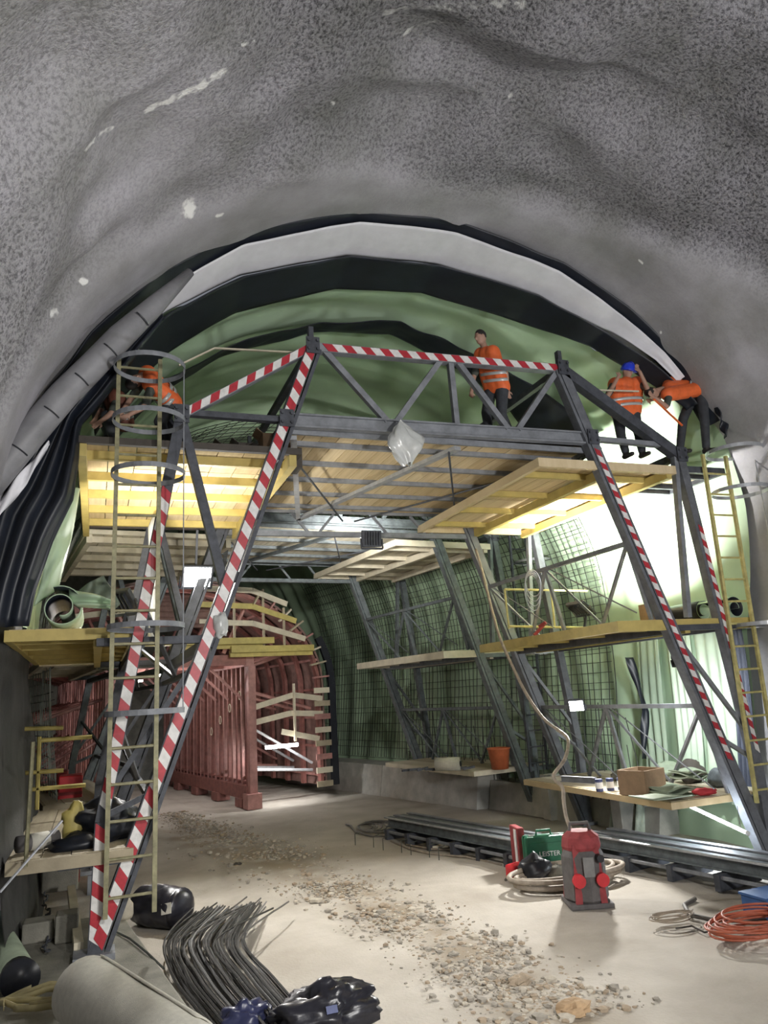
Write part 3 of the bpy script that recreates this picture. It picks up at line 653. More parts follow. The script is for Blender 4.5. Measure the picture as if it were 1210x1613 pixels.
# ------------------------------------------------------------------ reinforcement mats
def rebar_mat(s0, s1, y0, y1, off, label, ds=.19, dy=.2, r=.009, m=rebar, lean=0.0):
    mb = MB(); n1 = int((s1 - s0) * SECLEN / ds); n2 = int((y1 - y0) / dy)
    for i in range(n2 + 1):
        Y = y0 + (y1 - y0) * i / n2 + random.uniform(-.03, .03); nn = max(6, int((s1 - s0) * 60)); e1 = s1; e0 = s0
        mb.tube([lining(e0 + (e1 - e0) * k / nn, Y, off + .02 * math.sin(k + i)) for k in range(nn + 1)], r * 1.15, 3, cap=False)
    for i in range(n1 + 1):
        s = s0 + (s1 - s0) * i / n1 + random.uniform(-.002, .002); nn = max(3, int((y1 - y0) / .9))
        mb.tube([lining(s, y0 + (y1 - y0) * k / nn, off + .03 + .02 * math.sin(i * 2 + k)) for k in range(nn + 1)], r, 3, cap=False)
    o = build('rebar_mat', mb, m); tag(o, label, 'rebar', 'reinforcement mats fixed to the lining', kind='stuff'); return o
rebar_mat(.70, .955, 13.6, 17.2, .42, 'reinforcement mat on the right membrane wall behind the second gantry feet')
rebar_mat(.58, .955, 17.2, 21.6, .42, 'denser reinforcement mat on the right wall beside the red formwork', ds=.22, dy=.16)
rebar_mat(.30, .58, 17.0, 21.6, .42, 'reinforcement mat across the crown above the second gantry', ds=.28, dy=.26)
rebar_mat(.05, .30, 15.0, 24.0, .42, 'reinforcement mat on the left wall behind the taped legs', ds=.2, dy=.22, m=rebar_g)
rebar_mat(.72, .955, 21.6, 27.0, .40, 'dark reinforcement mat on the wall outside the formwork shell', ds=.26, dy=.14)
# starter bars standing from the right footing
for k in range(34):
    Y = 12.6 + k * .26; x = float(XC + RA - .95 + drift(Y)); h = random.uniform(1.0, 2.1)
    tag(build('starter_bar', MB().tube([(x, Y, .5), (x + random.uniform(-.05, .05), Y + random.uniform(-.05, .05), .5 + h * .5), (x + random.uniform(-.1, .1), Y + random.uniform(-.12, .12), .5 + h)], .012, 4), rebar),
        'thin upright starter bar rising from the concrete footing on the right', 'rebar', 'starter bars along the right footing')
# concrete footing along the right wall
for i, (ya, yb, h, w_) in enumerate(((12.2, 14.3, .62, .5), (14.35, 17.5, .66, .7), (17.55, 21.8, .85, 1.0), (21.85, 28, .85, 1.0))):
    ca = Vector((float(XC + 5.45 + drift(ya)), ya, 0)); cb = Vector((float(XC + 5.45 + drift(yb)), yb, 0)); m = MB()
    v = []
    for c in (ca, cb): v += [(c.x - w_, c.y, 0), (c.x, c.y, 0), (c.x, c.y, h), (c.x - w_ + .12, c.y, h)]
    m.add(v, [(3, 2, 1, 0), (4, 5, 6, 7), (0, 1, 5, 4), (1, 2, 6, 5), (2, 3, 7, 6), (3, 0, 4, 7)])
    o = build('trim_%d' % (i + 1), m, concrete); tag(o, kind='structure')
for i, Y in enumerate((12.9, 15.2)):
    x = XC + 4.75 + float(drift(Y)); tag(build('footing_block', MB().box((x, Y, .47), (.35, .3, .94)), concrete, bevel=.015), ('upright pale concrete block by the footing behind the green tool case', 'upright pale concrete block by the footing behind the second beam stack')[i], 'concrete block')
# raised slab on the left that carries the gantry foot
e0 = G(303, 1593, .34); e1 = G(199, 1448, .34)
d_ = (e1 - e0); ea = e0 - d_ * .6; eb = e1 + d_ * .12
m = MB(); m.add([(-1.2, ea.y, -.05), (ea.x + .02, ea.y, -.05), (ea.x, ea.y, .34), (-1.2, ea.y, .34), (-1.2, eb.y, -.05), (eb.x + .02, eb.y, -.05), (eb.x, eb.y, .34), (-1.2, eb.y, .34)],
                [(3, 2, 1, 0), (4, 5, 6, 7), (0, 1, 5, 4), (1, 2, 6, 5), (2, 3, 7, 6), (3, 0, 4, 7)])
o = build('trim_5', m, dconcrete, bevel=.02); tag(o, kind='structure', label='raised concrete slab along the left wall')

# ------------------------------------------------------------------ loose sheets at the left edge and rolled membrane
def curtain(name, left, right, nv, m, label, cat, fold=.05, nf=5, solid=.01, seed=0, wob=.04):
    """sheet hung between two edges given as lists of points"""
    def along(pts, t):
        L = [0]
        for a, b in zip(pts[:-1], pts[1:]): L.append(L[-1] + (Vector(b) - Vector(a)).length)
        x = t * L[-1]
        for i in range(len(pts) - 1):
            if x <= L[i + 1] or i == len(pts) - 2:
                q = (x - L[i]) / max(1e-6, L[i + 1] - L[i]); return Vector(pts[i]).lerp(Vector(pts[i + 1]), min(1, max(0, q)))
    def fn(u, v):
        a = along(left, u); b = along(right, u); p = a.lerp(b, v)
        p.y += fold * math.sin(v * nf * 6.28 + 2.5 * u + seed) * (0.4 + .6 * math.sin(u * 3 + seed)) + wob * math.sin(u * 11 + v * 4 + seed); return p
    o = build(name, MB().grid(fn, 40, nv), m, smooth=True, solid=solid); tag(o, label, cat); return o
curtain('black_curtain', [P(250, 455, 9.45), P(170, 530, 9.45), P(60, 680, 9.4), P(-10, 800, 9.4), P(-50, 990, 9.4)],
        [P(258, 505, 9.6), P(165, 625, 9.45), P(126, 668, 9.4), P(124, 722, 9.4), P(116, 785, 9.4), P(84, 850, 9.4), P(55, 930, 9.4), P(45, 985, 9.4)], 30, blacksheet,
        'wide black membrane sheet draped down the left wall in front of the deck', 'membrane sheet', fold=.07, nf=3)
pth = [(300, 428), (245, 480), (190, 530), (145, 577), (100, 622), (50, 680), (0, 740), (-50, 800)]
gp = [P(x, y, 9.22) for x, y in pth]
ft = thing('grey_sheet_fold', 'grey rolled sheet fold running diagonally up the left side of the opening', 'sheet fold', gp[3])
build('fold', MB().tube([p - gp[3] for p in gp], [.06, .13, .165, .17, .175, .18, .18, .18], 14), greysheet, ft, smooth=True)
for i in range(5):
    p = gp[1 + i].lerp(gp[2 + i], .5) - gp[3]; d = (gp[2 + i] - gp[1 + i]).normalized() * .008; d.normalize(); sd = d.cross(Vector((0, 1, 0))).normalized(); sd = sd if sd.z < 0 else -sd; build('lashing', MB().tube([p + (Vector((0, -1, 0)) * math.cos(a) + sd * math.sin(a)) * .182 for a in (-.2, .1, .4, .7, 1.0)], .010, 5), black, ft)
curtain('white_sheet_edge', [P(-10, 800, 9.3), P(40, 735, 9.3), P(77, 695, 9.32)], [P(-8, 822, 9.3), P(42, 762, 9.3), P(78, 698, 9.32)], 4, whitegeo, 'narrow white slit of geotextile beside the black sheet on the left', 'geotextile strip', fold=0.0)
curtain('green_sheet_edge', [P(108, 762, 9.9), P(92, 830, 9.9), P(70, 890, 9.9), P(54, 955, 9.9)], [P(126, 770, 10.2), P(112, 850, 10.2), P(98, 900, 10.2), P(92, 925, 10.2)], 8, green, 'bright green membrane edge hanging beside the black sheet on the left', 'membrane sheet', fold=.03, nf=1)
def scroll(c, r, length, turns, label, a0=0.0, dirn=1, ax=(0, 1, 0), tail=0.0, m=green, mo=1):
    """rolled sheet seen from its end: a real spiral with thickness"""
    t = MB(); ax = Vector(ax).normalized(); rt = ax.cross(Vector((0, 0, 1))).normalized() * -1; up = Vector((0, 0, 1)); n = int(turns * 26)
    prof = [(a0 + dirn * k / 26 * 6.283, r * (1 - .62 * k / n)) for k in range(n + 1)]
    pts = [rt * (math.cos(a) * q) + up * (math.sin(a) * q) for a, q in prof]
    if tail: pts = [pts[0] + rt * (-math.sin(a0) * -dirn * tail * k) + up * (-abs(math.sin(a0)) * 0) for k in (1, .5)] + pts
    P0 = Vector(c); N_ = len(pts)
    o = build('membrane_roll', t.grid(lambda u, v: P0 + pts[min(N_ - 1, round(u * (N_ - 1)))] + ax * (v * length), N_ - 1, 3), [m], smooth=True, solid=.012)
    o.data.materials.append(blacksheet); o.modifiers['thick'].material_offset = mo; tag(o, label, 'membrane roll'); return o
q = P(97, 962, 9.9); scroll((q.x, 9.7, 3.86 + .27), .26, 1.6, 1.6, 'green membrane roll lying open on the dark yellow deck at left', a0=1.2, dirn=1)
curtain('green_flap', [P(108, 925, 9.75), P(110, 945, 9.75), P(120, 955, 9.7)], [P(178, 945, 9.6), P(180, 952, 9.55), P(172, 958, 9.5)], 10, green, 'crumpled green membrane flap on top of the open roll', 'membrane sheet', fold=.06, nf=1, seed=1)
curtain('dark_green_flap', [P(122, 930, 9.9), P(145, 945, 9.9), P(150, 955, 9.9)], [P(163, 905, 9.9), P(190, 950, 9.9), P(178, 962, 9.9)], 10, mat('dark_green_membrane', (.16, .2, .15), .6), 'dull dark membrane flap standing behind the green flap', 'membrane sheet', fold=.05, nf=1, seed=2)
q = P(1105, 955, 10.3); scroll((q.x - .05, 10.2, 3.76 + .19), .18, 1.3, 1.7, 'green membrane roll with dark inside on the right middle deck', a0=2.0, dirn=-1)
q = P(1150, 948, 10.2); scroll((q.x, 10.1, 3.76 + .22), .21, 1.2, 1.4, 'wider green membrane roll next to the caged yellow ladder', a0=.8, dirn=1)
curtain('black_flap', [P(1128, 640, 9.35), P(1134, 665, 9.35), P(1142, 688, 9.35)], [P(1128, 642, 9.3), P(1146, 668, 9.3), P(1144, 690, 9.35)], 6, blacksheet, 'small black membrane flap below the edge above the yellow ladder', 'membrane sheet', fold=.01, nf=1)

# ------------------------------------------------------------------ people
skinm = mat('skin', (.42, .25, .18), .6, 0, .08, 8)
orange = mat('orange_vest', (.85, .16, .04), .6, 0, .12, 6)
reflect = mat('reflective_band', (.55, .56, .55), .35, .2, .1, 10)
trous = mat('dark_trousers', (.045, .05, .058), .8, 0, .2, 9)
shirtm = mat('dark_green_shirt', (.075, .085, .07), .85, 0, .15, 9)
bootm = mat('work_boots', (.03, .027, .025), .6)
hairm = mat('dark_hair', (.02, .016, .014), .7)
bluehat = mat('blue_helmet', (.02, .05, .62), .3, 0, .05, 3)
def capsule(mb, a, b, ra, rb, n=10):
    a = Vector(a); b = Vector(b); d = b - a; L = d.length; d = d / L if L > 1e-6 else Vector((0, 0, 1))
    pts = []; rr = []
    for k in range(4): t = math.pi / 2 * k / 4; pts.append(a - d * (ra * math.cos(t))); rr.append(max(.002, ra * math.sin(t)))
    pts.append(a); rr.append(ra); pts.append(b); rr.append(rb)
    for k in range(3, -1, -1): t = math.pi / 2 * k / 4; pts.append(b + d * (rb * math.cos(t))); rr.append(max(.002, rb * math.sin(t)))
    mb.tube(pts, rr, n)
def fused(name, mb, m, parent, vox, smooth_it=6, label=None):
    """capsules fused into one continuous skin"""
    o = build(name, mb, m, parent, smooth=True, label=label)
    r = o.modifiers.new('fuse', 'REMESH'); r.mode = 'VOXEL'; r.voxel_size = vox; r.use_smooth_shade = True
    s = o.modifiers.new('relax', 'SMOOTH'); s.factor = .5; s.iterations = smooth_it
    return o
def ell(c, rx, ry, rz, R=None, n=14, k=9):
    mb = MB(); mb.lathe([(max(.001, math.sin(math.pi * i / k)), -math.cos(math.pi * i / k)) for i in range(k + 1)], n)
    v = []
    for p in mb.v:
        q = Vector((p[0] * rx, p[1] * ry, p[2] * rz)); q = R @ q if R else q; v.append(tuple(q + Vector(c)))
    mb.v = v; return mb
def join(mb, other): mb.add(other.v, other.f); return mb
def person(label, J, face, hat=None, hair=True, curl=.5, vest_c=None, group=None):
    """J: joints in world space; face: direction the person looks"""
    base = (J['anL'] + J['anR']) / 2; base = Vector((base.x, base.y, min(J['anL'].z, J['anR'].z) - .09))
    t = thing('person', label, 'person', base, 0, group); J = {k: v - base for k, v in J.items()}
    f = Vector(face).normalized(); hd = J['head']; upv = (hd - J['neck']).normalized(); rt = f.cross(upv).normalized(); f = upv.cross(rt).normalized()
    HM = Matrix((rt, f, upv)).transposed()
    b = MB()
    join(b, ell(hd, .078, .098, .118, HM)); join(b, ell(hd + f * .03 - upv * .06, .058, .07, .06, HM))            # skull and jaw
    join(b, ell(hd + f * .105 - upv * .012, .016, .022, .026, HM))                                                 # nose
    for s in (-1, 1):
        join(b, ell(hd + rt * (s * .079) - upv * .005, .014, .024, .034, HM)); join(b, ell(hd + f * .082 + rt * (s * .033) + upv * .028, .02, .012, .008, HM))
    join(b, ell(hd + f * .092 - upv * .062, .028, .012, .009, HM))
    capsule(b, J['neck'], hd - upv * .05, .058, .055)
    def torso(mb, g, lowz=0.0):
        for s in 'LR': capsule(mb, J['hip' + s], J['sh' + s] * .86 + J['neck'] * .14, .115 + g, .105 + g)
        capsule(mb, J['shL'] * .9 + J['neck'] * .1, J['shR'] * .9 + J['neck'] * .1, .085 + g, .085 + g)
        capsule(mb, (J['hipL'] + J['hipR']) / 2, (J['shL'] + J['shR']) / 2, .125 + g, .12 + g); capsule(mb, J['hipL'], J['hipR'], .115 + g, .115 + g)
    torso(b, -.006)
    for s in 'LR':
        capsule(b, J['sh' + s], J['el' + s], .056, .044); capsule(b, J['el' + s], J['wr' + s], .044, .030)
        capsule(b, J['hip' + s], J['kn' + s], .088, .06); capsule(b, J['kn' + s], J['an' + s], .06, .042)
        # hand: palm, four fingers of unequal length with a knuckle bend, thumb from the side of the palm
        w_ = J['wr' + s]; hdir = (w_ - J['el' + s]).normalized()
        tgt = J.get('grip' + s); 
        if tgt is not None: hdir = (tgt - w_).normalized()
        side = hdir.cross(Vector((0, -1, 0))); side = side.normalized() if side.length > .1 else Vector((1, 0, 0)); nrm = side.cross(hdir)
        if tgt is not None and nrm.dot(tgt - w_) < 0: nrm = -nrm
        for q in (-.022, 0, .022): capsule(b, w_ + side * q * .6, w_ + hdir * .085 + side * q, .017, .015)
        for q, L in ((-.033, .062), (-.011, .076), (.011, .072), (.033, .055)):
            k0 = w_ + hdir * .088 + side * q; k1 = k0 + (hdir * (1 - .3 * curl) + nrm * .5 * curl).normalized() * (L * .55) + side * q * .12
            k2 = k1 + (hdir * (1 - curl) + nrm * curl).normalized() * (L * .5); capsule(b, k0, k1, .0105, .0095, 8); capsule(b, k1, k2, .0095, .008, 8)
        q0 = w_ + hdir * .03 - side * .03; q1 = q0 + (hdir * .5 - side * .8).normalized() * .04; q2 = q1 + (hdir * .9 + nrm * .4).normalized() * .035
        capsule(b, q0, q1, .013, .012, 8); capsule(b, q1, q2, .0115, .0095, 8)
    fused('body', b, skinm, t, .011, 3)
    m = MB(); torso(m, .006)
    for s in 'LR': capsule(m, J['sh' + s], J['sh' + s].lerp(J['el' + s], .85), .066, .060)
    fused('shirt', m, shirtm, t, .016, 4)
    m = MB(); torso(m, .022); v = fused('vest', m, vest_c or orange, t, .018, 5)
    ax = ((J['shL'] + J['shR']) / 2 - (J['hipL'] + J['hipR']) / 2); la = (J['shR'] - J['shL']).normalized(); axn = ax.normalized(); bk = la.cross(axn).normalized()
    for fr in (.22, .42):
        c = (J['hipL'] + J['hipR']) / 2 + ax * fr; n = 24; mb = MB()
        hw = (J['hipL'].lerp(J['shL'], fr) - J['hipR'].lerp(J['shR'], fr)).length / 2 + .138
        ring = [(c + la * (hw * math.cos(a)) + bk * (.158 * math.sin(a))) for a in [2 * math.pi * k / n for k in range(n)]]
        mb.grid(lambda u, vv: ring[round(u * n) % n] + axn * ((vv - .5) * .05), n, 1); build('reflective_band', mb, reflect, v, smooth=True, solid=.012)
    m = MB(); capsule(m, J['hipL'], J['hipR'], .135, .135)
    for s in 'LR': capsule(m, J['hip' + s], J['kn' + s], .112, .084); capsule(m, J['kn' + s], J['an' + s] + Vector((0, 0, .04)), .084, .07)
    fused('trousers', m, trous, t, .018, 5)
    for s in 'LR':
        a = J['an' + s]; d = Vector((f.x, f.y, 0)); d = J.get('toe' + s, d); d = Vector((d.x, d.y, 0)); d = d.normalized() if d.length > .1 else Vector((0, -1, 0))
        m = MB(); capsule(m, a + Vector((0, 0, .05)), a + Vector((0, 0, -.03)), .058, .056); capsule(m, a + Vector((0, 0, -.045)) - d * .04, a + Vector((0, 0, -.05)) + d * .15, .048, .04)
        fused('boot', m, bootm, t, .014, 3)
    if hair:
        m = MB(); join(m, ell(hd - f * .018 + upv * .03, .086, .098, .108, HM)); hr = build('hair', m, hairm, t, smooth=True)
    if hat:
        m = MB(); R_ = HM; prof = [(.128, -.01), (.135, .0), (.132, .02), (.122, .07), (.095, .115), (.05, .14), (.001, .148)]
        m.lathe(prof, 20, hd + upv * .015, rot=R_); join(m, ell(hd + upv * .01 + f * .1, .105, .085, .012, HM)); m2 = build('helmet', m, hat, t, smooth=True)
        rb = MB(); rb.tube([hd + upv * (.03 + .14 * math.sin(a)) - f * (.132 * math.cos(a)) for a in [math.pi * k / 12 for k in range(13)]], .014, 6); build('helmet_ridge', rb, hat, m2, smooth=True)
    return t
def J_(**k): return {n: P(*v) for n, v in k.items()}
person('worker in orange vest walking on the top deck with bare dark-haired head', J_(head=(757, 531, 9.80), neck=(764, 549, 9.80), shL=(778, 556, 9.66), shR=(757, 560, 9.96),
    elL=(797, 588, 9.64), wrL=(800, 614, 9.66), elR=(746, 594, 9.98), wrR=(743, 616, 9.92), hipL=(791, 610, 9.72), hipR=(775, 612, 9.9), knL=(790, 652, 9.68), knR=(766, 650, 9.9), anL=(803, 683, 9.72), anR=(772, 688, 9.9)), (-1, -.15, -.05))
person('worker in orange vest holding a blue helmet on the head with both hands', J_(head=(989, 585, 9.72), neck=(985, 599, 9.78), shL=(966, 606, 9.8), shR=(1006, 604, 9.76), elL=(958, 622, 9.56), wrL=(974, 593, 9.54), gripL=(985, 572, 9.64), elR=(1020, 612, 9.54), wrR=(1008, 585, 9.53), gripR=(996, 568, 9.64),
    hipL=(974, 650, 9.84), hipR=(998, 648, 9.82), knL=(978, 684, 9.78), knR=(1006, 682, 9.76), anL=(986, 714, 9.82), anR=(1012, 713, 9.78)), (.05, -1, -.45), hat=bluehat, hair=False)
person('worker in orange vest bending over beside the top of the yellow ladder', J_(head=(1027, 618, 9.55), neck=(1044, 613, 9.55), shL=(1054, 622, 9.42), shR=(1056, 602, 9.68), elL=(1050, 640, 9.36), wrL=(1032, 626, 9.40), elR=(1040, 625, 9.75), wrR=(1024, 630, 9.62),
    hipL=(1104, 612, 9.52), hipR=(1098, 606, 9.76), knL=(1110, 662, 9.50), knR=(1076, 660, 9.70), anL=(1113, 706, 9.58), anR=(1072, 708, 9.74)), (-.75, -.2, -.75), hair=True)
person('worker in orange vest stooping inside the ladder cage on the left deck', J_(head=(212, 600, 9.85), neck=(225, 592, 9.9), shL=(240, 606, 9.75), shR=(234, 588, 10.1), elL=(228, 640, 9.72), wrL=(205, 652, 9.75), elR=(206, 628, 10.1), wrR=(192, 648, 10.0),
    hipL=(272, 634, 9.92), hipR=(266, 628, 10.12), knL=(252, 664, 9.85), knR=(262, 660, 10.2), anL=(262, 697, 10.0), anR=(278, 692, 10.25)), (-.6, -.4, -.6))
person('crouching worker in dark clothes and blue helmet behind the black sheet', J_(head=(168, 606, 10.3), neck=(174, 620, 10.35), shL=(186, 628, 10.2), shR=(172, 626, 10.55), elL=(176, 650, 10.1), wrL=(160, 662, 10.15), elR=(160, 645, 10.5), wrR=(150, 660, 10.4),
    hipL=(196, 665, 10.3), hipR=(188, 663, 10.55), knL=(168, 655, 10.2), knR=(162, 655, 10.55), anL=(178, 690, 10.3), anR=(170, 688, 10.6)), (-.8, -.3, -.3), hat=bluehat, hair=False, vest_c=mat('dark_rust_vest', (.16, .05, .03), .7))

# ------------------------------------------------------------------ things on the decks
def crumple(c, d, seed, n=18, k=12, sharp=0.0):
    """crumpled soft body: lathe-like blob with real dents"""
    mb = MB(); 
    for i in range(k + 1):
        th = math.pi * i / k
        for j in range(n):
            a = 2 * math.pi * j / n; v = np.array([math.sin(th) * math.cos(a), math.sin(th) * math.sin(a), -math.cos(th)])
            r = 1 + .55 * float(fbm(np.array(v[0] * 2 + seed), np.array(v[1] * 2 + seed * .7), np.array(v[2] * 2), 3))
            if sharp: r -= sharp * .35 * abs(float(fbm(np.array(v[0] * 3.5 + seed), np.array(v[1] * 3.5), np.array(v[2] * 3.5 + 8), 3)))
            mb.v.append((c[0] + v[0] * d[0] * r, c[1] + v[1] * d[1] * r, max(c[2] - d[2] * .9, c[2] + v[2] * d[2] * r)))
    for i in range(k):
        for j in range(n): mb.f.append((i * n + j, i * n + (j + 1) % n, (i + 1) * n + (j + 1) % n, (i + 1) * n + j)); mb.m.append(0)
    return mb
film = mat('clear_plastic_film', (.80, .82, .80), .25, 0, .1, 6, trans=.35)
c = P(630, 668, 9.34)
t = thing('plastic_bag', 'translucent plastic bag hanging from the front deck beam', 'plastic bag', c)
def bagfn(u, v):
    z = -u * .62; wv = (.04 + .19 * math.sin(min(1, u * 2.2) * 1.57)) * (1 - .72 * max(0, u - .6) / .4); a = v * 6.283
    r = wv * (1 + .28 * math.sin(a * 3 + u * 5) + .15 * math.sin(a * 7 - u * 9)); return (r * math.cos(a) + .05 * u, -.05 + r * .5 * math.sin(a), z + .03 * math.sin(a * 2 + 4 * u))
build('bag', MB().grid(bagfn, 22, 30), film, t, smooth=True); build('knot', MB().tube([(-.03, -.03, .0), (0, -.03, .05), (.03, -.03, .0), (.0, -.06, -.03)], .02, 6, closed=True), film, t)
for k, (px, py, tw, seed) in enumerate(((553, 641, .16, 4),)):
    q = P(px, py, 10.0); tag(build('white_sheet_bundle', crumple((q.x, 10.0, 6.58 + .13), (tw, .14, .14), seed), film, smooth=True), 'small crumpled white plastic bundle lying on the top deck', 'plastic bundle')
# timber stack on the top deck (the walking worker stands on it)
ts = thing('timber_stack', 'dark timber boards stacked on the top deck behind the taped truss', 'timber', (6.05, 10.05, 6.57))
for i in range(5):
    for k in range(2): cube('board', (0, -.24 + i * .13, .035 + k * .065), (2.7 - .2 * ((i + k) % 3), .12, .06), (dcard, mat('brown_board', (.12, .09, .06), .8))[(i + k) % 2], ts)
for (px, w_, h_, Y, lab) in ((366, .36, .20, 10.2, 'low dark cardboard box lying on the left deck'), (395, .42, .30, 10.4, 'taller dark cardboard box on the left deck'), (432, .40, .36, 10.1, 'brown open cardboard carton by the taped inner leg'), (455, .30, .5, 10.5, 'tall dark board box behind the taped inner leg')):
    x = P(px, 690, Y).x; t = thing('carton', lab, 'box', (x, Y, 6.22)); mt = card if 'brown' in lab else dcard
    build('box_body', MB().box((0, 0, h_ / 2), (w_, .35, h_)), mt, t); f_ = MB()
    build('flap', MB().bar((-w_ / 2, 0, h_), (-w_ / 2 - .09, 0, h_ + .07), .34, .008, (0, 0, 1)), mt, t); build('flap', MB().bar((w_ / 2, 0, h_), (w_ / 2 + .09, 0, h_ + .05), .34, .008, (0, 0, 1)), mt, t)
# thin wooden measuring laths
for a, b, lab in ((P(282, 575, 9.9), P(338, 548, 9.9), 'thin wooden lath rising from the stooping worker'), (P(338, 548, 9.9), P(486, 556, 9.6), 'thin wooden lath reaching to the top corner of the portal'), (P(938, 614, 9.45), P(1006, 616, 9.5), 'wooden lath held in front of the worker with the blue helmet'), (P(1030, 628, 9.36), P(1075, 670, 9.36), 'orange marking stick held by the bending worker')):
    tag(build('wooden_lath', MB().bar(a, b, .03, .02), orange if 'orange' in lab else palewood), lab, 'lath')
# landing outside the right wing deck, part of the gantry
deck(g1, 8.98 - GX, 9.98 - GX, 0.0, 1.3, 6.30, 4, (oldwood,), dsteel, 2, dsteel, .08, (), 1, .1, name='landing')
# boards, cartons and rolls on the right decks
def tbox(px, py, Y, d, m, lab, cat, name, rz=0.0, z=None):
    q = P(px, py, Y); zz = q.z if z is None else z; o = build(name, MB().box((0, 0, d[2] / 2), d), m, bevel=.008); o.location = (q.x, Y, zz); o.rotation_euler.z = rz; tag(o, lab, cat); return o
tbox(1028, 962, 11.0, (.36, .3, .42), card, 'upright brown carton on the right middle deck', 'box', 'carton_upright', z=3.76)
lowz = 1.08
t = thing('toolbox', 'wooden open box standing among sheets on the low right deck', 'box', (*P(1012, 1235, 10.6).xy, lowz), .3)
for (x, y, w_, d_2) in ((-.27, 0, .03, .5), (.27, 0, .03, .5), (0, -.24, .54, .03), (0, .24, .54, .03)): build('side', MB().box((x, y, .19), (w_, d_2, .38)), card, t)
build('bottom', MB().box((0, 0, .015), (.54, .48, .03)), card, t)
labm = mat('blue_label', (.06, .08, .2), .5)
for i in range(4):
    x = P(945 + i * 14, 1245, 11.3).x; t = thing('paint_can', 'blue and white tin standing on the low right deck by the wooden box', 'tin', (x, 11.3 - i * .06, lowz), 0, 'tins on the low deck')
    build('can', MB().lathe([(.06, 0), (.062, .01), (.062, .19), (.058, .2), (.001, .2)], 12), labm, t, smooth=False); build('can_label', MB().lathe([(.0635, .05), (.0635, .15)], 12), white_m, t)
tag(build('angle_iron', chan(P(885, 1226, 12.2), P(938, 1229, 11.4), .08, .1, (0, 0, 1)), steel), 'short grey steel channel on the low right deck edge', 'steel beam')
greensheet = mat('grey_green_sheet', (.30, .36, .26), .7, 0, .12, 4)
for (px, py, Y, a, b, lab, sd) in ((1050, 1238, 10.2, .55, .34, 'folded pale green sheet pile on the low right deck', 1), (1085, 1228, 10.5, .36, .25, 'upper folded green sheet on the pile of the low right deck', 2), (1040, 1252, 9.9, .7, .30, 'flat grey green sheet hanging over the low right deck edge', 3)):
    q = P(px, py, Y); n_ = thing('folded_sheet', lab, 'sheet', (q.x, Y, lowz + (.01 if sd != 2 else .17)))
    for k in range(3 if sd != 3 else 1):
        build('fold', MB().grid(lambda u, v: ((u - .5) * a * (1 + .08 * math.sin(k * 3)), (v - .5) * b * 2, .02 + k * .045 + .03 * math.sin(u * 5 + k * 2 + sd) * math.sin(v * 4 + sd) + (.03 if sd == 3 else 0)), 10, 8), greensheet, n_, smooth=True, solid=.02)
tag(build('red_rag', crumple((*P(1110, 1255, 9.75).xy, lowz + .06), (.2, .1, .06), 9), mat('red_cloth', (.55, .04, .05), .8), smooth=True), 'small red cloth on the low right deck edge', 'cloth')
# sheets hung below the low deck
for i, (px0, px1, y0_, y1_, Y) in enumerate(((965, 1000, 1255, 1330, 13.2), (1005, 1040, 1258, 1330, 12.6))):
    curtain('hung_sheet', [P(px0, y0_, Y), P(px0 - 6, y1_, Y)], [P(px1, y0_, Y), P(px1 + 4, y1_, Y)], 14, mat('pale_film', (.62, .72, .6), .5), ('pale sheet hanging under the far end of the low right deck', 'pale sheet hanging under the middle of the low right deck', 'pale sheet hanging behind the tube lamp')[i], 'sheet', fold=.03, nf=3, seed=i, wob=.0)
curtain('dark_strip', [P(985, 1035, 12.7), P(1000, 1075, 12.7), P(1012, 1120, 12.7), P(1010, 1195, 12.7)], [P(996, 1035, 12.7), P(1010, 1075, 12.7), P(1022, 1120, 12.7), P(1020, 1195, 12.7)], 3, blacksheet, 'long black membrane tail hanging on the green wall under the middle deck', 'membrane strip', fold=.01)
# yellow guard frame on the right, wire coil on the side rail
def frame_tube(name, pts, r, m, lab, cat, closed=False):
    return tag(build(name, MB().tube(pts, r, 6, closed=closed), m), lab, cat)
t = thing('guard_frame', 'light yellow tubular guard frame behind the side truss', 'guard frame', P(862, 985, 13.0)); o_ = P(862, 985, 13.0)
for a, b in (((795, 928), (925, 930)), ((795, 928), (802, 990)), ((868, 930), (874, 985)), ((802, 986), (925, 988))): build('tube', MB().tube([P(*a, 13.0) - o_, P(*b, 13.0) - o_], .022, 6), ladsteel_r, t)
t = thing('guard_frame', 'dull yellow tubular guard frame behind the left low deck', 'guard frame', P(70, 1260, 12.5)); o_ = P(70, 1260, 12.5)
for a, b in (((28, 1148), (25, 1270)), ((28, 1148), (100, 1146)), ((62, 1160), (58, 1275)), ((28, 1218), (100, 1213)), ((50, 1243), (135, 1236)), ((62, 1166), (145, 1160))): build('tube', MB().tube([P(*a, 12.5) - o_, P(*b, 12.5) - o_], .03, 6), ytimber2, t)
coil = MB()
for k in range(4): coil.tube([P(840, 918, 11.6) + Vector((.16 * math.cos(a) + .02 * k, .05 * k, -.05 * k + (.24 + .03 * k) * math.sin(a))) for a in [6.283 * i / 20 for i in range(20)]], .010, 5, closed=True)
tag(build('wire_coil', coil, lsteel), 'thin grey wire coil hanging on the side rail of the nearest gantry', 'wire coil')
tag(build('red_clamp', MB().bar(P(842, 1000, 11.8), P(858, 982, 11.8), .045, .05).bar(P(850, 987, 11.8), P(860, 980, 11.7), .08, .05), mat('red_plastic', (.42, .05, .04), .55)), 'red clamp lying on the edge of the right middle deck', 'clamp')
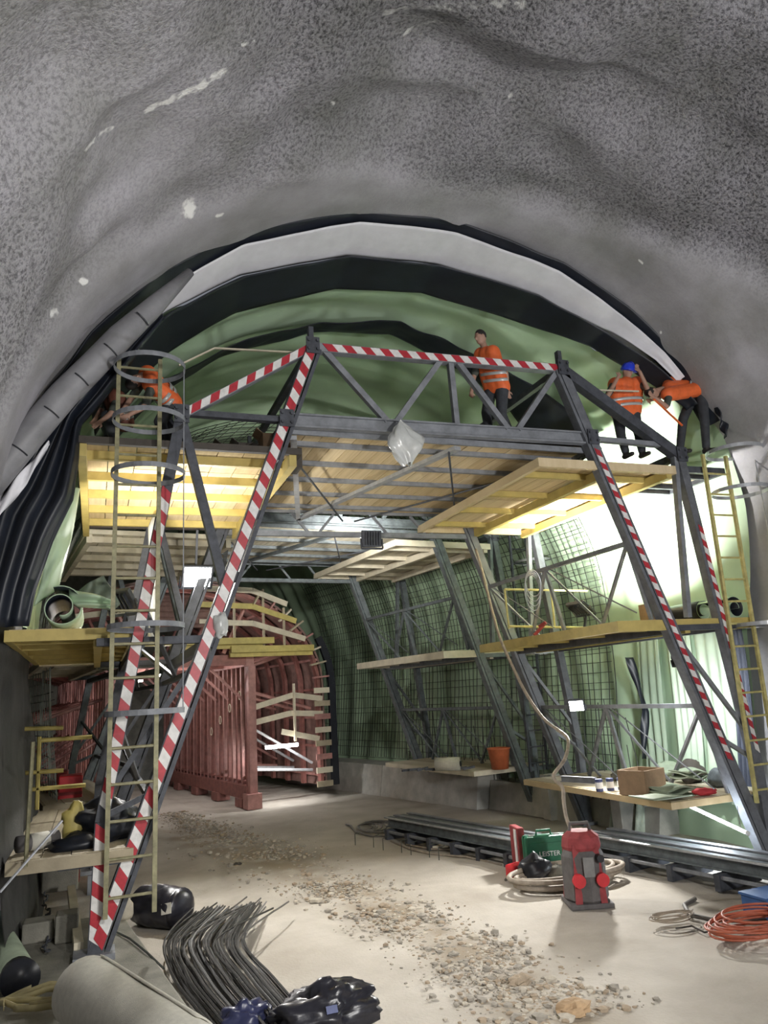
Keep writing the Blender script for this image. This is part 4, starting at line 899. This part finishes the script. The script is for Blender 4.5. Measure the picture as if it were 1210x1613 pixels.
# things on second gantry
tag(build('orange_bin', MB().lathe([(.19, 0), (.25, .42), (.27, .44), (.27, .46), (.235, .46), (.18, .03), (.001, .03)], 16), mat('orange_plastic', (.5, .13, .05), .5), smooth=True), 'orange plastic tub on the low deck of the second gantry', 'tub')
bpy.data.objects['orange_bin'].location = (*P(787, 1196, 15.9).xy, 1.08)
q = P(715, 1195, 16.4); t = thing('felt_roll', 'short grey felt roll on the low deck of the second gantry', 'roll', (q.x, 16.4, 1.24)); build('roll', MB().tube([(-.35, .25, 0), (.1, -.1, 0)], .15, 14), cream, t, smooth=True); build('core', MB().tube([(.09, -.095, 0), (.12, -.118, 0)], .06, 10), black, t)
for i in range(9):
    q = P(640 + i * 12, 1197, 17.2 - i * .12); tag(build('steel_offcut', MB().bar((q.x - .12, q.y, 1.12 + .015 * (i % 2)), (q.x + .14, q.y + random.uniform(-.15, .15), 1.12 + .02 * (i % 3)), .05, .05), dsteel), 'small dark steel offcut scattered on the low deck of the second gantry', 'offcut', 'offcuts on the second low deck')

# ------------------------------------------------------------------ floor clutter on the right
redp = mat('faded_red_plastic', (.34, .055, .06), .8, 0, .2, 8); redb = mat('bright_red_plastic', (.65, .02, .03), .4); greyp = mat('grey_plastic', (.14, .13, .13), .75, 0, .2, 8)
p0 = G(926, 1424); t = thing('industrial_vacuum', 'red and dark grey industrial vacuum standing on the floor', 'vacuum cleaner', p0, -.35)
build('body', MB().lathe([(.26, .06), (.30, .10), (.29, .62), (.25, .70), (.001, .70)], 8), greyp, t)
for a in (-.62, .62, 2.2, -2.2): 
    build('corner_rail', MB().bar((.285 * math.sin(a), -.285 * math.cos(a), .03), (.22 * math.sin(a), -.22 * math.cos(a), .78), .085, .06), redp, t)
build('motor_head', MB().lathe([(.25, .70), (.27, .74), (.25, .86), (.16, .93), (.001, .94)], 10), redp, t)
build('handle', MB().tube([(-.14, 0, .92), (-.12, 0, 1.02), (.12, 0, 1.02), (.14, 0, .92)], .025, 8), greyp, t)
for x in (-.15, .16): build('filter_knob', MB().tube([(x, -.26, .36), (x, -.33, .36)], .085, 14), redb, t)
build('intake', MB().tube([(.15, -.24, .62), (.16, -.33, .62)], .05, 10), black, t); build('window', MB().box((0, -.295, .52), (.14, .02, .24)), mat('smoked_window', (.25, .25, .25), .2), t)
build('foot_plate', MB().box((0, 0, .035), (.58, .56, .07)), greyp, t, bevel=.02)
p0 = G(862, 1378); t = thing('tool_case', 'green plastic tool case with white lettering standing on the floor', 'tool case', p0, -.25); gc = mat('green_case_plastic', (.012, .15, .075), .4, 0, .15, 8)
build('case_shell', MB().box((0, 0, .33), (.66, .24, .52)), gc, t, bevel=.04); build('case_lid_rim', MB().box((0, 0, .33), (.68, .04, .54)), gc, t, bevel=.015)
build('handle', MB().tube([(-.12, -.02, .58), (-.11, -.02, .66), (.11, -.02, .66), (.12, -.02, .58)], .018, 8), gc, t)
for x in (-.2, .2): build('latch', MB().box((x, -.02, .575), (.09, .08, .05)), greyp, t)
fc = bpy.data.curves.new('lettering', 'FONT'); fc.body = 'LEISTER'; fc.size = .10; fc.extrude = .004; fc.align_x = 'CENTER'; fo = bpy.data.objects.new('lettering', fc); fo.data.materials.append(white_m)
COL.objects.link(fo); bpy.context.view_layer.update(); fm = bpy.data.meshes.new_from_object(fo.evaluated_get(bpy.context.evaluated_depsgraph_get())); bpy.data.objects.remove(fo); fo = bpy.data.objects.new('lettering', fm); fm.materials.clear(); fm.materials.append(white_m); COL.objects.link(fo); fo.parent = t; fo.location = (.04, -.128, .30); fo.rotation_euler = (math.pi / 2, 0, 0)
for z in (.18, .48): build('shell_rib', MB().box((0, -.125, z), (.5, .02, .025)), gc, t)
q = G(820, 1372); t = thing('red_case', 'narrow red equipment case beside the green tool case', 'equipment case', q, -.2); build('body', MB().box((0, 0, .35), (.12, .4, .66)), redp, t, bevel=.02); build('side_strip', MB().box((-.065, -.1, .35), (.02, .1, .6)), white_m, t)
q = G(815, 1385); t = thing('red_welder', 'small red hand welding machine on the floor before the green case', 'welding machine', q, .3)
build('body', MB().box((0, 0, .13), (.3, .2, .2)), redb, t, bevel=.03); build('white_stripe', MB().box((0, -.11, .14), (.3, .015, .05)), white_m, t); build('nozzle', MB().tube([(-.14, -.02, .1), (-.32, -.06, .06)], [.03, .02], 8), greyp, t)
for s in (-.1, .1): build('wheel', MB().tube([(s - .02, 0, .05), (s + .02, 0, .05)], .05, 12), black, t)
q = G(845, 1392); tag(build('black_bag', crumple((q.x, q.y, .20), (.24, .2, .2), 6), black, smooth=True), 'black crumpled bag leaning on the green tool case', 'bag')
q = G(862, 1388); tag(build('grey_bundle', crumple((q.x + .1, q.y + .05, .12), (.24, .16, .12), 11), dconcrete, smooth=True), 'dusty grey bundle between the black bag and hose', 'bundle')
# hoses and cables
def coilpts(c, r0, turns, n=26, zr=.05, rnd=.06, ecc=.75, z0=.04, seed=0):
    rr = random.Random(seed); pts = []; T = int(turns * n); ph = 0
    for k in range(T):
        a = 6.283 * k / n; r = r0 * (1 + rnd * math.sin(a * .37 + seed) + rnd * .6 * math.sin(a * 1.61)); pts.append(Vector((c.x + r * math.cos(a) + .03 * math.sin(a * .21), c.y + r * ecc * math.sin(a), z0 + zr * (.5 + .5 * math.sin(a * .43 + seed)) + .012 * (k / n))))
    return pts
hosem = mat('dusty_beige_hose', (.40, .34, .27), .7, 0, .2, 10)
c = G(905, 1393); hp = coilpts(c + Vector((-.1, .02, 0)), .80, 5, zr=.14, rnd=.12, seed=3, ecc=.5)
tag(build('vacuum_hose', MB().tube(hp, .035, 8), hosem, smooth=True), 'thick dusty beige hose coiled around the red vacuum', 'hose')
hp = [P(*v) for v in ((905, 1318, 9.55), (893, 1290, 9.75), (888, 1262, 9.9), (886, 1240, 9.98), (872, 1222, 10.1), (890, 1195, 10.3), (895, 1165, 10.8), (880, 1150, 11.2), (860, 1135, 11.5), (840, 1110, 11.8), (820, 1075, 12.1), (790, 1010, 12.6), (775, 960, 13.0), (760, 900, 13.4), (748, 860, 13.7))]
sm = []
for i in range(len(hp) - 1):
    for k in range(5):
        a, b_, c_, d_3 = hp[max(i - 1, 0)], hp[i], hp[i + 1], hp[min(i + 2, len(hp) - 1)]; u = k / 5
        sm.append(.5 * ((2 * b_) + (c_ - a) * u + (2 * a - 5 * b_ + 4 * c_ - d_3) * u * u + (3 * b_ - a - 3 * c_ + d_3) * u ** 3))
tag(build('hanging_hose', MB().tube(sm, .028, 8), hosem, smooth=True), 'beige hose climbing from the red vacuum up along the gantry side', 'hose')
orangec = mat('orange_cable', (.50, .13, .07), .5, 0, .15, 9)
tag(build('orange_cable_coil', MB().tube(coilpts(G(1192, 1478), .50, 11, zr=.10, rnd=.14, ecc=.62, seed=5), .013, 5), orangec, smooth=True), 'orange cable coil lying on the floor', 'cable coil')
greyc = mat('grey_cable', (.16, .15, .14), .6)
tag(build('thin_cable_coil', MB().tube(coilpts(G(1060, 1455), .26, 5, zr=.03, rnd=.25, ecc=.5, seed=8), .008, 5), hosem), 'thin dusty cable heap on the floor by the orange coil', 'cable')
tag(build('black_hose', MB().tube([G(1095, 1415, .03), G(1078, 1425, .03), G(1085, 1440, .03), G(1120, 1448, .03), G(1180, 1450, .03), G(1230, 1448, .03)], .028, 7), greyc, smooth=True), 'dark rubber hose curving over the floor to the blue box', 'hose')
tag(build('grey_cable', MB().tube([G(1065, 1462, .02), G(1090, 1458, .02), G(1110, 1468, .02), G(1150, 1462, .02), G(1180, 1468, .02)], .012, 5), greyc, smooth=True), 'thin grey cable linking the dusty heap to the orange coil', 'cable')
q = G(1205, 1446); t = thing('blue_box', 'blue metal box at the end of the dark hose', 'box', q); bl = mat('blue_metal', (.04, .12, .33), .5); build('body', MB().box((.12, 0, .13), (.5, .4, .24)), bl, t, bevel=.015); build('lid', MB().box((.12, 0, .262), (.53, .43, .03)), bl, t)
for k, (a, b, c_) in enumerate((((616, 1325), (680, 1345), (790, 1362)), ((640, 1330), (720, 1338), (800, 1352)), ((615, 1318), (560, 1310), (545, 1298)))):
    tag(build('floor_cable', MB().tube([G(*a, .03), G((a[0] + b[0]) / 2, (a[1] + b[1]) / 2 + 3, .03), G(*b, .03), G((c_[0] + b[0]) / 2, (c_[1] + b[1]) / 2 - 4, .03), G(*c_, .03)], .02, 5), hosem if k != 2 else greyc, smooth=True), ('pale cable lying on the floor before the second beam stack', 'second pale cable running to the red welding machine', 'dark cable running to the concrete footing')[k], 'cable')
for k in range(7): tag(build('cable_loop', MB().tube([G(575 + 12 * math.cos(a) * (1 + .3 * k) + k * 4, 1302 + (4 + k) * math.sin(a), .04 + .02 * (k % 3)) for a in [6.283 * i / 16 for i in range(16)]], .014, 4, closed=True), greyc), 'loop of dark cable tangled on the floor by the footing', 'cable', 'tangled cable loops by the footing')
for k in range(7):
    q = G(560 + k * 22 + (k % 2) * 7, 1332 + k * 4); tag(build('bent_rebar_pin', MB().tube([(q.x, q.y, 0), (q.x, q.y, .22), (q.x + .12, q.y, .24)], .008, 4), rebar), 'small bent steel pin sticking out of the floor', 'rebar pin', 'bent pins in the floor')
tag(build('plank_offcut', MB().bar(G(680, 1334, .05), G(718, 1328, .07), .16, .06), palewood), 'short pale plank offcut on the floor before the second beam stack', 'plank')
# tube lamp under the low deck
a = P(966, 1267, 11.0) ; a = P(1082, 1267, 10.2); b = P(1178, 1312, 9.0); t = thing('tube_lamp', 'lit white tube lamp slung under the low right deck', 'lamp', a)
build('tube', MB().tube([(0, 0, 0), b - a], .026, 8), tube_glow, t)
for u in (.0, 1.0): build('cap', MB().tube([(b - a) * (u - .015), (b - a) * (u + .015)], .034, 8), white_m, t)
for u in (.1, .9): build('hanger', MB().tube([(b - a) * u, (b - a) * u + Vector((0, 0, 1.0 - (a + (b - a) * u).z))], .006, 4), greyc, t)
l = bpy.data.lights.new('tube_light', 'POINT'); l.energy = 55; l.shadow_soft_size = .1; l.color = (.8, .9, 1); lo = bpy.data.objects.new('tube_light', l); COL.objects.link(lo); lo.location = (a + b) / 2 + Vector((0, 0, -.1))

# ------------------------------------------------------------------ foreground left
# bundle of loose rods
rods = thing('rod_bundle', 'fanned bundle of long thin steel rods lying on the floor', 'rods', G(370, 1560), 0)
rc = G(370, 1560); rm = [mat('rod_dark', (.05, .048, .045), .5, .3), mat('rod_grey', (.14, .135, .13), .45, .4), mat('rod_light', (.30, .30, .30), .4, .4)]
for k in range(74):
    u = (k / 73) ** .85; rr = random.Random(k); spread = rr.uniform(-1, 1)
    
    j0 = rr.uniform(-9, 9); j1 = j0 + rr.uniform(-5, 5); s0 = (300 + 105 * u + j0 + rr.uniform(0, 14), 1430 + 12 * rr.random() - 12 * u)
    if rr.random() < .22: s0 = (s0[0] + rr.uniform(25, 70), s0[1] - rr.uniform(0, 18))
    pts_px = [s0, (256 + 128 * u + j0, 1480), (268 + 158 * u + j1, 1538), (306 + 165 * u + j1, 1590), (352 + 160 * u + j1, 1645)]
    hz = rr.random(); zz = [.05 + .25 * hz, .06 + .34 * hz, .05 + .30 * hz, .04 + .2 * hz, .04 + .1 * hz]
    q = [G(x, y, z) - rc for (x, y), z in zip(pts_px, zz)]; pp = []
    for i in range(len(q) - 1):
        for j in range(5):
            a, b_, c_, d_3 = q[max(i - 1, 0)], q[i], q[i + 1], q[min(i + 2, len(q) - 1)]; v = j / 5
            pp.append(.5 * ((2 * b_) + (c_ - a) * v + (2 * a - 5 * b_ + 4 * c_ - d_3) * v * v + (3 * b_ - a - 3 * c_ + d_3) * v ** 3))
    pp.append(q[-1]); build('rod', MB().tube(pp, .0115, 5), rm[(0 if u < .25 else (k * 7) % 3)], rods)
# wrapped black bale with stickers
q = G(254, 1462); t = thing('wrapped_bale', 'black film wrapped bale with two paper stickers on the floor', 'bale', q, .0); bm_ = mat('black_film', (.022, .022, .030), .32, 0, .25, 7, .15, 14)
def bale(u, v):
    a = v * 6.283; x = -.42 + .84 * u; r = (.25 + .03 * math.sin(u * 3.14)) * (1 if .04 < u < .96 else .55) * (1 + .16 * float(fbm(np.array(a * 2.2 % 13.8), np.array(u * 7.0), np.array(1.5), 3)) * (1 if .2 < a < 6.1 else .3)); return (x, r * math.cos(a), .27 + r * math.sin(a) * .95)
bo = build('film_wrap', MB().grid(bale, 26, 40), bm_, t, smooth=True); bo.rotation_euler.z = -.9
cx = MB(); cx.add([(-.46, 0, .27)], []); 
e = build('end_cap', MB().lathe([(.001, .0), (.12, -.01), (.20, .02), (.26, .06)], 20, rot=Matrix.Rotation(math.pi / 2, 3, 'Y')), bm_, t, smooth=True); e.location = Vector((.42 * math.cos(-.9), .42 * math.sin(-.9), .27)); e.rotation_euler.z = -.9 + math.pi
paper = mat('paper_sticker', (.62, .60, .52), .7)
for (px, py, rz) in ((261, 1431, .2), (280, 1459, -.3)):
    bpy.context.view_layer.update(); dg = bpy.context.evaluated_depsgraph_get(); iv = bo.matrix_world.inverted(); ok_, hl, hn, _ = bo.ray_cast(iv @ EYE, iv.to_3x3() @ ray(px, py), depsgraph=dg)
    w0 = bo.matrix_world @ hl; wn = (bo.matrix_world.to_3x3() @ hn).normalized()
    s = build('sticker', MB().box((0, 0, 0), (.15, .006, .13)).box((0, -.004, .02), (.11, .002, .012), 1).box((0, -.004, -.015), (.11, .002, .012), 1), [paper, greyc], t); s.location = w0 - q + wn * .012; s.rotation_euler = (wn.to_track_quat('-Y', 'Z') @ Matrix.Rotation(rz, 3, 'Y').to_quaternion()).to_euler()
q = G(515, 1632); t = thing('film_heap', 'crumpled black film heap on the floor at the end of the rods', 'plastic film', q); build('heap', crumple((0, 0, .20), (.46, .30, .22), 21, 44, 30, .9), bm_, t, smooth=True); s = build('sticker', MB().box((0, 0, 0), (.1, .006, .06)), labm, t); s.location = (-.02, -.27, .30); s.rotation_euler.x = -.6
q = G(385, 1640); tag(build('blue_film_bag', crumple((q.x, q.y, .15), (.26, .2, .16), 33, 34, 24, .9), mat('dark_blue_film', (.03, .035, .09), .35), smooth=True), 'dark blue crumpled film bag beside the steel rods', 'bag')
# geotextile rolls on the slab
a = G(132, 1560, .62); b = G(262, 1660, .62); t = thing('geotextile_roll', 'large cream felt roll lying across the left slab', 'roll', Vector((a.x, a.y, .34))); d = (b - a); d.z = 0
rl = build('felt', MB().tube([Vector((0, 0, .28)) + d * u for u in (0, .02, .3, .6, .9, 1.2)], [.24, .27, .275, .265, .275, .27], 26), cream, t, smooth=True)
build('core', MB().tube([Vector((0, 0, .28)) - d * .01, Vector((0, 0, .28)) + d * .05], .06, 12), black, t)
build('loose_edge', MB().grid(lambda u, v: Vector((0, 0, .28)) + d * (.05 + 1.1 * u) + Vector((d.y, -d.x, 0)).normalized() * (.278 * math.cos(v * 1.2)) * -1 + Vector((0, 0, .282 * math.sin(v * 1.2))) , 12, 8), cream, t, smooth=True, solid=.012)
a = G(-10, 1465, .5); b = G(30, 1540, .5); t = thing('membrane_tube', 'thinner grey green roll with a black mouth on the left slab', 'roll', Vector((b.x, b.y, .34))); d = a - b
build('tube', MB().tube([Vector((0, 0, .17)), Vector((0, 0, .17)) + d * 1.2], .155, 20), greensheet, t, smooth=True); build('mouth', MB().tube([Vector((0, 0, .17)) - d * .05, Vector((0, 0, .17)) + d * .04], [.175, .158], 18), black, t, smooth=True)
strapm = mat('yellow_strap', (.42, .36, .18), .7)
for k in range(6):
    rr = random.Random(k + 50); cc = G(60 + k * 9, 1592 - 6 * (k % 3), .36); pts = [cc + Vector((rr.uniform(.25, .4) * math.cos(a_ + k), rr.uniform(.16, .24) * math.sin(a_ + k), .04 + .05 * abs(math.sin(a_ * 1.5 + k)))) for a_ in [i * .45 for i in range(9)]]
    mb = MB(); mb.grid(lambda u, v: pts[min(8, round(u * 8))] + Vector((0, 0, .05 * v)), 8, 1); tag(build('strap', mb, strapm, smooth=True, solid=.006), 'curled yellowish lifting strap on the left slab', 'strap', 'loose straps by the felt roll')
for k, (px, py) in enumerate(((178, 1450), (194, 1446))):
    q = G(px, py, .34); t = thing('sandbag_bottle', ('dusty pale jug with dark cap at the foot of the taped legs', 'dusty pale jug with red cap at the foot of the taped legs')[k], 'jug', q)
    build('jug', MB().lathe([(.11, 0), (.125, .04), (.12, .16), (.06, .24), (.035, .27), (.035, .29), (.001, .29)], 14), mat('dusty_jug', (.42, .38, .3), .7), t, smooth=True); build('cap', MB().lathe([(.042, .28), (.042, .33), (.001, .33)], 10), redp if k else greyc, t)
tag(build('floor_rod', MB().tube([P(0, 0, 9) * 0 + G(92 * 2, 1468, .36), G(205, 1478, .37), G(232, 1500, .37), G(258, 1525, .3)], .012, 5), rebar), 'single dark rod lying over the slab edge', 'rod')
tag(build('wooden_batten', MB().bar(G(112, 1400, .5), G(124, 1492, .42), .10, .1), palewood), 'pale timber batten leaning by the taped leg base', 'batten')
for k, (px, py, d) in enumerate(((95, 1400, (.5, .4, .42)), (60, 1480, (.34, .3, .22)), (105, 1480, (.25, .3, .3)))):
    q = G(px, py, .34); tag(build('concrete_cube', MB().box((0, 0, d[2] / 2), d), dconcrete, bevel=.02), ('large dusty concrete block behind the taped leg base', 'low concrete rubble block on the left slab', 'dark steel faced block beside the taped leg base')[k], 'concrete block'); bpy.data.objects['concrete_cube' if k == 0 else 'concrete_cube.%03d' % k].location = q
chain = [G(70, 1410, .36), G(75, 1440, .36), G(68, 1470, .36), G(76, 1500, .36)]
t = thing('chain', 'dark steel chain lying along the left slab', 'chain', chain[0])
for i in range(26):
    u = i / 25 * 3; k = min(2, int(u)); p = chain[k].lerp(chain[k + 1], u - k) - chain[0]; p += Vector((.03 * math.sin(i), 0, .02)); fl = i % 2
    build('link', MB().tube([p + Vector((.025 * math.cos(a_) if fl else 0, .045 * math.sin(a_), 0 if fl else .025 * math.cos(a_))) for a_ in [6.283 * j / 8 for j in range(8)]], .009, 4, closed=True), dsteel, t)
# clutter on the left low deck
lz = 1.42
t = thing('sealant_tube', 'grey striped cylinder lying on the left low deck', 'cylinder', Vector((*P(50, 1285, 9.9).xy, lz + .1))); aa = P(30, 1288, 9.9) - P(50, 1285, 9.9); bb = P(92, 1275, 9.9) - P(50, 1285, 9.9); aa.z = bb.z = 0; aa.y = -.1; bb.y = .1
build('body', MB().tube([aa, bb], .09, 14), greyp, t, smooth=True); build('stripe', MB().tube([aa.lerp(bb, .3), aa.lerp(bb, .75)], .093, 14), cream, t, smooth=True)
tag(build('yellow_jug', crumple((*P(118, 1262, 10.0).xy, lz + .22), (.13, .1, .22), 3), ytimber2, smooth=True), 'dull yellow container on the left low deck behind the taped leg', 'container')
tag(build('black_tarp', crumple((*P(165, 1290, 10.1).xy, lz + .17), (.42, .3, .26), 17, 26, 18), blacksheet, smooth=True), 'black tarp heap on the left low deck behind the taped legs', 'tarp')
tag(build('black_cloth', crumple((*P(120, 1318, 9.75).xy, lz + .05), (.28, .18, .1), 19), blacksheet, smooth=True), 'black cloth at the edge of the left low deck', 'cloth')
tag(build('leaning_pole', MB().tube([P(52, 1168, 9.3), P(40, 1365, 9.3)], .022, 6), ladsteel), 'yellowish steel pole standing at the edge of the left low deck', 'pole')
tag(build('leaning_pole', MB().tube([P(98, 1292, 9.3), P(0, 1405, 9.0)], .014, 6), lsteel), 'thin bright rod leaning against the left low deck edge', 'pole')
# red shelving and boxes at far left behind
for i, (px, py, w_, h_, Y) in enumerate(((112, 1225, .4, .5, 15.6), (92, 1225, .36, .5, 17.0))):
    q = P(px, py, Y); t = thing('red_crate', ('larger red crate on the floor by the left wall', 'smaller red crate on the floor by the left wall')[i], 'crate', (q.x, Y, 0)); build('body', MB().box((0, 0, .9), (w_, .5, 1.8)), redb if i == 0 else redp, t, bevel=.02)
    for k in range(4): build('rib', MB().box((0, -.26, .3 + k * .4), (w_, .03, .05)), redp, t)

# ------------------------------------------------------------------ gravel on the floor
def stone_mesh(nm, sd, m):
    mb = crumple((0, 0, 0), (1, .8, .55), sd, 6, 4); me = bpy.data.meshes.new(nm); me.from_pydata(mb.v, [], mb.f); me.materials.append(m); return mb
stm = [mat('stone_warm', (.40, .32, .23), .9, 0, .2, 9), mat('stone_grey', (.36, .33, .28), .9, 0, .2, 9), mat('stone_pale', (.52, .47, .39), .9, 0, .15, 9)]
base = [crumple((0, 0, 0), (1, .8, .5), s_, 6, 3) for s_ in (1, 5, 9, 13)]
gm = MB(); rr = random.Random(5)
for k in range(9000):
    u = rr.random() ** 1.15 * (len(GRAV) - 1.001); i = int(u); f_ = u - i; a = GRAV[i].lerp(GRAV[i + 1], f_); w_ = GRW[i] * (1 - f_) + GRW[i + 1] * f_; d = (GRAV[i + 1] - GRAV[i]).normalized()
    o_ = rr.gauss(0, .62) * w_; p = a + Vector((d.y, -d.x, 0)) * o_; s_ = min(.09, max(.008, rr.lognormvariate(-4.1, .52))); r = rr.random() * 6.28; c_, n_ = math.cos(r), math.sin(r); b_ = base[rr.randint(0, 3)]
    gm.add([(p.x + (v[0] * c_ - v[1] * n_) * s_, p.y + (v[0] * n_ + v[1] * c_) * s_, .01 + s_ * .3 + v[2] * s_) for v in b_.v], b_.f, rr.randint(0, 2))
o = build('gravel', gm, stm); tag(o, 'loose gravel and rubble strip across the dusty floor', 'gravel', kind='stuff')
for k, (px, py, s_, lab) in enumerate(((905, 1600, .16, 'flat orange brown rubble slab lying in the gravel strip'), (820, 1552, .12, 'tan rubble piece in the gravel strip'), (715, 1508, .07, 'round grey stone in the gravel strip'), (375, 1364, .08, 'dark stone among the pale rubble'))):
    q = G(px, py); tag(build('rubble_stone', crumple((q.x, q.y, s_ * .4), (s_, s_ * .75, s_ * .45), 40 + k), (mat('orange_stone', (.45, .31, .18), .9), stm[0], stm[1], dcard)[k], smooth=False), lab, 'stone')

# more clutter on the low right deck and plastic drapes on the left
for k, (px, py, Y, d, lab, mt) in enumerate(((1062, 1205, 11.6, (.3, .2, .16), 'dark green crumpled sheet at the back of the low right deck', greensheet), (1098, 1212, 11.0, (.26, .2, .2), 'dark crumpled tarp behind the green sheets on the low right deck', dcard), (1130, 1222, 10.3, (.16, .16, .16), 'grey crumpled bag next to the ladder on the low right deck', gsteel), (980, 1218, 12.2, (.2, .2, .1), 'grey dusty bundle behind the tins on the low right deck', dconcrete))):
    q = P(px, py, Y); tag(build('sheet_bundle', crumple((min(q.x, 9.7), Y, lowz + d[2] * .9), d, 60 + k, 22, 14, .6), mt, smooth=True), lab, 'bundle')
q = P(240, 1005, 12.6); t = thing('film_duct', 'whitish plastic film duct hanging behind the left ladder', 'duct', q)
build('duct', MB().tube([Vector((.03 * math.sin(k * 1.3), .02 * math.cos(k * 2), k * .2)) for k in range(11)], [.07, .09, .08, .10, .08, .10, .07, .08, .06, .07, .04], 12), mat('dull_film', (.42, .43, .41), .4), t, smooth=True)
build('tie', MB().tube([Vector((.03 * math.sin(5.2), 0, .78)), Vector((.03 * math.sin(5.2), 0, .82))], .095, 12), greyc, t)
q = P(348, 985, 9.42); tag(build('film_scrap', crumple((q.x, 9.42, q.z), (.09, .07, .18), 71, 22, 16, .8), film, smooth=True), 'crumpled clear film scrap tied to the taped inner leg', 'plastic film')

# pleated sheets hanging on the right wall below the middle deck
pale = mat('pale_pleated_membrane', (.56, .68, .53), .5, 0, .08, 2); shade = mat('dull_pleated_membrane', (.36, .46, .34), .55, 0, .1, 2)
for i, (ya, yb, mt, lab) in enumerate(((13.0, 12.35, shade, 'dull green pleated sheet hanging next to the rebar mat on the right wall'), (12.1, 11.45, pale, 'pale green pleated sheet hanging behind the black tail on the right wall'), (11.35, 10.6, pale, 'pale green pleated sheet hanging behind the striped leg on the right wall'), (10.55, 10.2, mat('blue_grey_sheet', (.10, .115, .16), .6), 'dark blue grey sheet hanging behind the yellow ladder on the right wall'))):
    def fn(u, v):
        Y = ya + (yb - ya) * v; z = 3.5 - 3.1 * u; s_ = .97 - (z + .3) / SECLEN; p = lining(s_ + .02, Y, .24)
        f_ = .05 * math.sin(v * 6.283 * (3 + i % 2) + i + .6 * math.sin(u * 4)) * (.35 + .65 * u); return (float(p[0]) + f_, float(p[1]) + .03 * math.sin(u * 5 + i), float(p[2]))
    o = build('pleated_sheet', MB().grid(fn, 24, 36), mt, smooth=True, solid=.006); tag(o, lab, 'membrane sheet')
